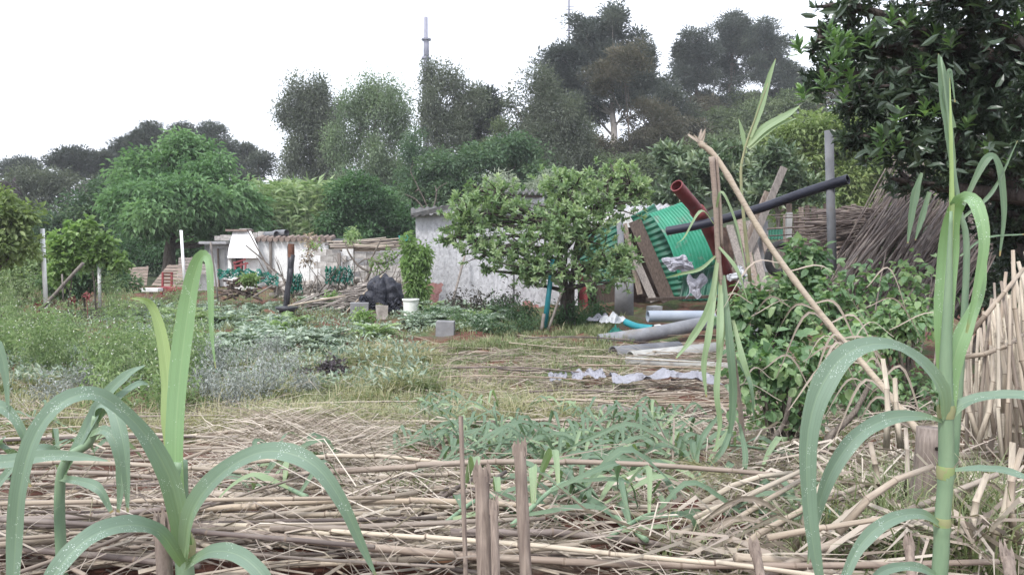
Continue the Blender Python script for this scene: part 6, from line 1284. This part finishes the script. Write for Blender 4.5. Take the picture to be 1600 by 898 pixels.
# green cut reeds lying in the middle
def cut_reed(label, a, b_, nleaf, group, L=.42, wd=.021, lift=.06, m='reed_cut'):
    p0, p1 = G(*a), G(*b_); p0[2] += lift; p1[2] += lift*.6; root = thing('cut_reed', label, 'reed', p0, group); mb = MB()
    s = spline([p0, (p0+p1)/2+[0, 0, U(.04, .12)], p1], 24); tube(mb, s, np.linspace(.0075, .003, 24), 7); mb.obj('stem', M['stem'], root, True); t_ = unit(p1-p0)
    for q in range(nleaf):
        f = .12+.86*q/nleaf; c = s[int(f*23)]; sg = 1 if q % 2 else -1; sd = np.array([-t_[1], t_[0], 0])*sg; l = L*U(.65, 1.2)
        u = U(.1, .9); e1 = c+(t_*U(.3, 1)+sd*.5*U(.2, 1.6)+[0, 0, u*.8])*l*.45; e2 = e1+(t_*U(.3, 1)+sd*.5*U(-.4, 1.6)+[0, 0, -.3-.7*rng.random()])*l*.6
        e2[2] = max(e2[2], Hs(e2[0], e2[1])+.01); mb = MB(); ribbon(mb, [c, e1, (e1+e2)/2+[0, 0, .02], e2], [wd*.4, wd*U(.8, 1.2), wd*.8, .002], N=(U(-.3, .3), -.5, .8), twist=U(-.9, .9), nseg=11); mb.obj('leaf', M[m if rng.random() < .8 else 'reed_dull'], root, True)
    return root
for k_, (a, b_) in enumerate((((1000, 745), (620, 655)), ((1080, 735), (690, 690)), ((1040, 760), (740, 700)), ((960, 720), (1090, 660)), ((700, 740), (990, 690)), ((640, 760), (880, 715)), ((820, 690), (680, 640)), ((760, 720), (640, 660)), ((900, 770), (1060, 700)), ((860, 730), (1010, 665)), ((660, 700), (800, 740)), ((590, 745), (700, 720)), ((960, 690), (860, 655)), ((1060, 730), (1000, 680)), ((720, 760), (900, 745)), ((750, 670), (620, 650)), ((920, 700), (1080, 690)), ((780, 770), (1000, 725)))):
    cut_reed('cut green reed from '+where(a[0], ['the left', 'behind the stubs', 'the centre', 'the right', 'the far right'], 590, 1080)+' to '+where(b_[0], ['the left end', 'left of centre', 'the centre', 'right of centre', 'the right end'], 620, 1090)+' of the green heap, '+where(a[1], ['back', 'middle', 'front'], 660, 770), a, b_, 20, 'cut green reeds in the middle', lift=.05)
for a, b_, lb in (((1010, 905), (830, 780), 'green cut reed with pale leaves left of bottom centre'), ((1250, 745), (960, 790), 'long leaved green reed lying toward the centre'), ((1120, 830), (1030, 740), 'cut reed with drooping leaves over the red soil'), ((800, 880), (960, 830), 'low green reed leaves beside the tall stub'), ((0, 800), (150, 745), 'green reed leaf cluster under the left reed'), ((1330, 880), (1200, 860), 'faded green reed leaves at the bottom right'), ((380, 775), (500, 752), 'small green leaf tuft in the canes left of centre')):
    cut_reed(lb, a, b_, 9, None, .4, .026, .1)
# extra broken canes and stump at lower right
for a, b_, d_, lb in (((1385, 700), (1378, 560), 2.5, 'thin dry cane standing upright left of the right reed stem'), ((1408, 700), (1398, 590), 2.5, 'second thin dry cane standing just left of the right reed stem'), ((1412, 780), (1416, 668), 2.2, 'pale dry cane standing above the fallen dry leaves'), ((1375, 790), (1360, 690), 2.3, 'bent dry cane among the fallen leaves at lower right'),
                    ((1550, 860), (1580, 690), 1.9, 'dry cane leaning right in the lower right corner'), ((1520, 880), (1545, 740), 1.9, 'short dry cane leaning beside the right reed'), ((1590, 860), (1600, 700), 1.9, 'dry cane standing at the right edge, low down'), ((1500, 540), (1600, 420), 3.0, 'thin cane slanting over the upright stack'),
                    ((1490, 560), (1600, 520), 3.0, 'thin cane lying across the upright stack'), ((1310, 830), (1460, 730), 1.9, 'pale cane slanting below the middle reed leaf'), ((1240, 860), (1330, 700), 2.0, 'thin pale cane rising under the long reed leaf'), ((1090, 790), (1240, 740), 2.4, 'pale cane pointing to the bramble foot'), ((1200, 840), (1480, 790), 1.8, 'long pale cane crossing behind the lowest reed leaf')):
    place_cane(P(*a, d_), P(*b_, d_+.05), 'cane_fresh' if a[0] % 20 < 12 else 'cane', lb, 'broken canes at lower right', r_=int(rng.integers(1, 3)))
root = thing('grey_stump', 'grey weathered wooden post stump behind the right reed stem', 'stump', gp(1455, 2.3)); mb = MB()
limb(mb, gp(1455, 2.3)-[0, 0, .05], P(1452, 668, 2.3), .045, .036, 10, .03, 10); mb.obj('stump_wood', M['stump'], root, True); mb = MB(); c = P(1452, 695, 2.3)-[0, .041, 0]; tube(mb, [c, c-[0, .002, 0]], .006, 8); mb.obj('knot', M['holes'], root)
for q in range(26):
    a, b_ = U(1130, 1600), U(740, 890); g0 = G(a, b_); an = U(0, 6.28); l = U(.2, .5); dv = np.array([math.cos(an), math.sin(an)*.6, 0])*l; mb = MB()
    ribbon(mb, [g0+[0, 0, U(.02, .1)], g0+dv*.5+[0, 0, U(.08, .2)], g0+dv+[0, 0, U(0, .06)]], [.006, U(.014, .026), .003], twist=U(-2, 2), nseg=12); o = mb.obj('fallen_leaf', M['straw'], None, True)
    tag(o, 'dry curled leaf '+where(b_, ['at the back', 'in the middle', 'at the front'], 740, 890)+' of lower right litter, '+where(a, ['left of the right reed', 'under its long leaf', 'beside its stem', 'right of its stem'], 1130, 1600), 'dry leaf', 'fallen dry leaves at lower right')
for q in range(16):
    a, b_ = U(1170, 1420), U(440, 640); c = P(a, b_, 3.2); an = U(-.6, .6)+(math.pi if q % 2 else 0); l = U(.15, .4); dv = np.array([math.cos(an), 0, 0])*l; mb = MB()
    ribbon(mb, [c, c+dv*.5+[0, 0, U(.02, .08)], c+dv+[0, 0, -U(.05, .2)]], [.003, U(.006, .012), .002], twist=U(-2, 2), nseg=12); mb.obj('dead_leaf', M['straw'], bramble, True)
for a, b_, lb in (((690, 880), (820, 850), 'green cut reed tip lying just left of the tall stub base'), ((930, 870), (850, 830), 'short leafy green reed tip right of the tall stub'), ((480, 830), (380, 800), 'small green reed tip poking from the heap under the arching leaf'), ((120, 700), (30, 680), 'small green reed tip at the back of the heap, far left'), ((880, 800), (1000, 800), 'green reed lying level right of the tall stub'), ((950, 900), (1080, 850), 'pale leaved reed tip at the bottom between the slanting canes')):
    cut_reed(lb, a, b_, 8, None, .34, .022, .1)
# feathery reed plume
root = thing('reed_plume', 'feathery pale reed plume right of the cut reeds', 'plume', P(1150, 760, 2.6)); mb = MB(); s = spline([P(1190, 770, 2.5), P(1130, 740, 2.6), (P(1085, 722, 2.7))], 16); tube(mb, s, .003, 5)
c = s[rng.integers(2, 16, 160)]; e = c+rng.normal(0, .05, (160, 3))+[-.06, 0, -.03]; blades(mb, c, (c+e)/2+[0, 0, .02], e, .003, rand_dirs(160)); mb.obj('plume', M['grass_pale'], root)
for q in range(22):
    a = U(1290, 1600); b_ = U(800, 905); root = None; g0 = G(a, min(b_, 898)); mb = MB(); tufts(mb, g0[None]+rng.normal(0, .05, (4, 3))*[1, 1, 0], 9, .28, .03, .005, .9); o = mb.obj('grass_tuft', M['grass'], None, False, g0); tag(o, 'thin green grass tuft '+where(b_, ['behind', 'among', 'before'], 800, 905)+' the dry leaves, '+where(a, ['left of the right reed', 'beside the right reed stem', 'right of the right reed', 'in the lower right corner'], 1290, 1600), 'grass tuft', 'grass tufts at bottom right')

# ---------------- haze ----------------
mb = MB(); box(mb, (-340, -80, -1.4), (340, 560, 30)); hz = mb.obj('haze', None); tag(hz, kind='stuff')
m = bpy.data.materials.new('haze'); m.use_nodes = True; t = m.node_tree; t.nodes.clear(); pv = t.nodes.new('ShaderNodeVolumePrincipled'); oo = t.nodes.new('ShaderNodeOutputMaterial')
pv.inputs['Color'].default_value = (.93, .95, 1, 1); pv.inputs['Density'].default_value = .0009; t.links.new(pv.outputs[0], oo.inputs['Volume']); hz.data.materials.append(m)
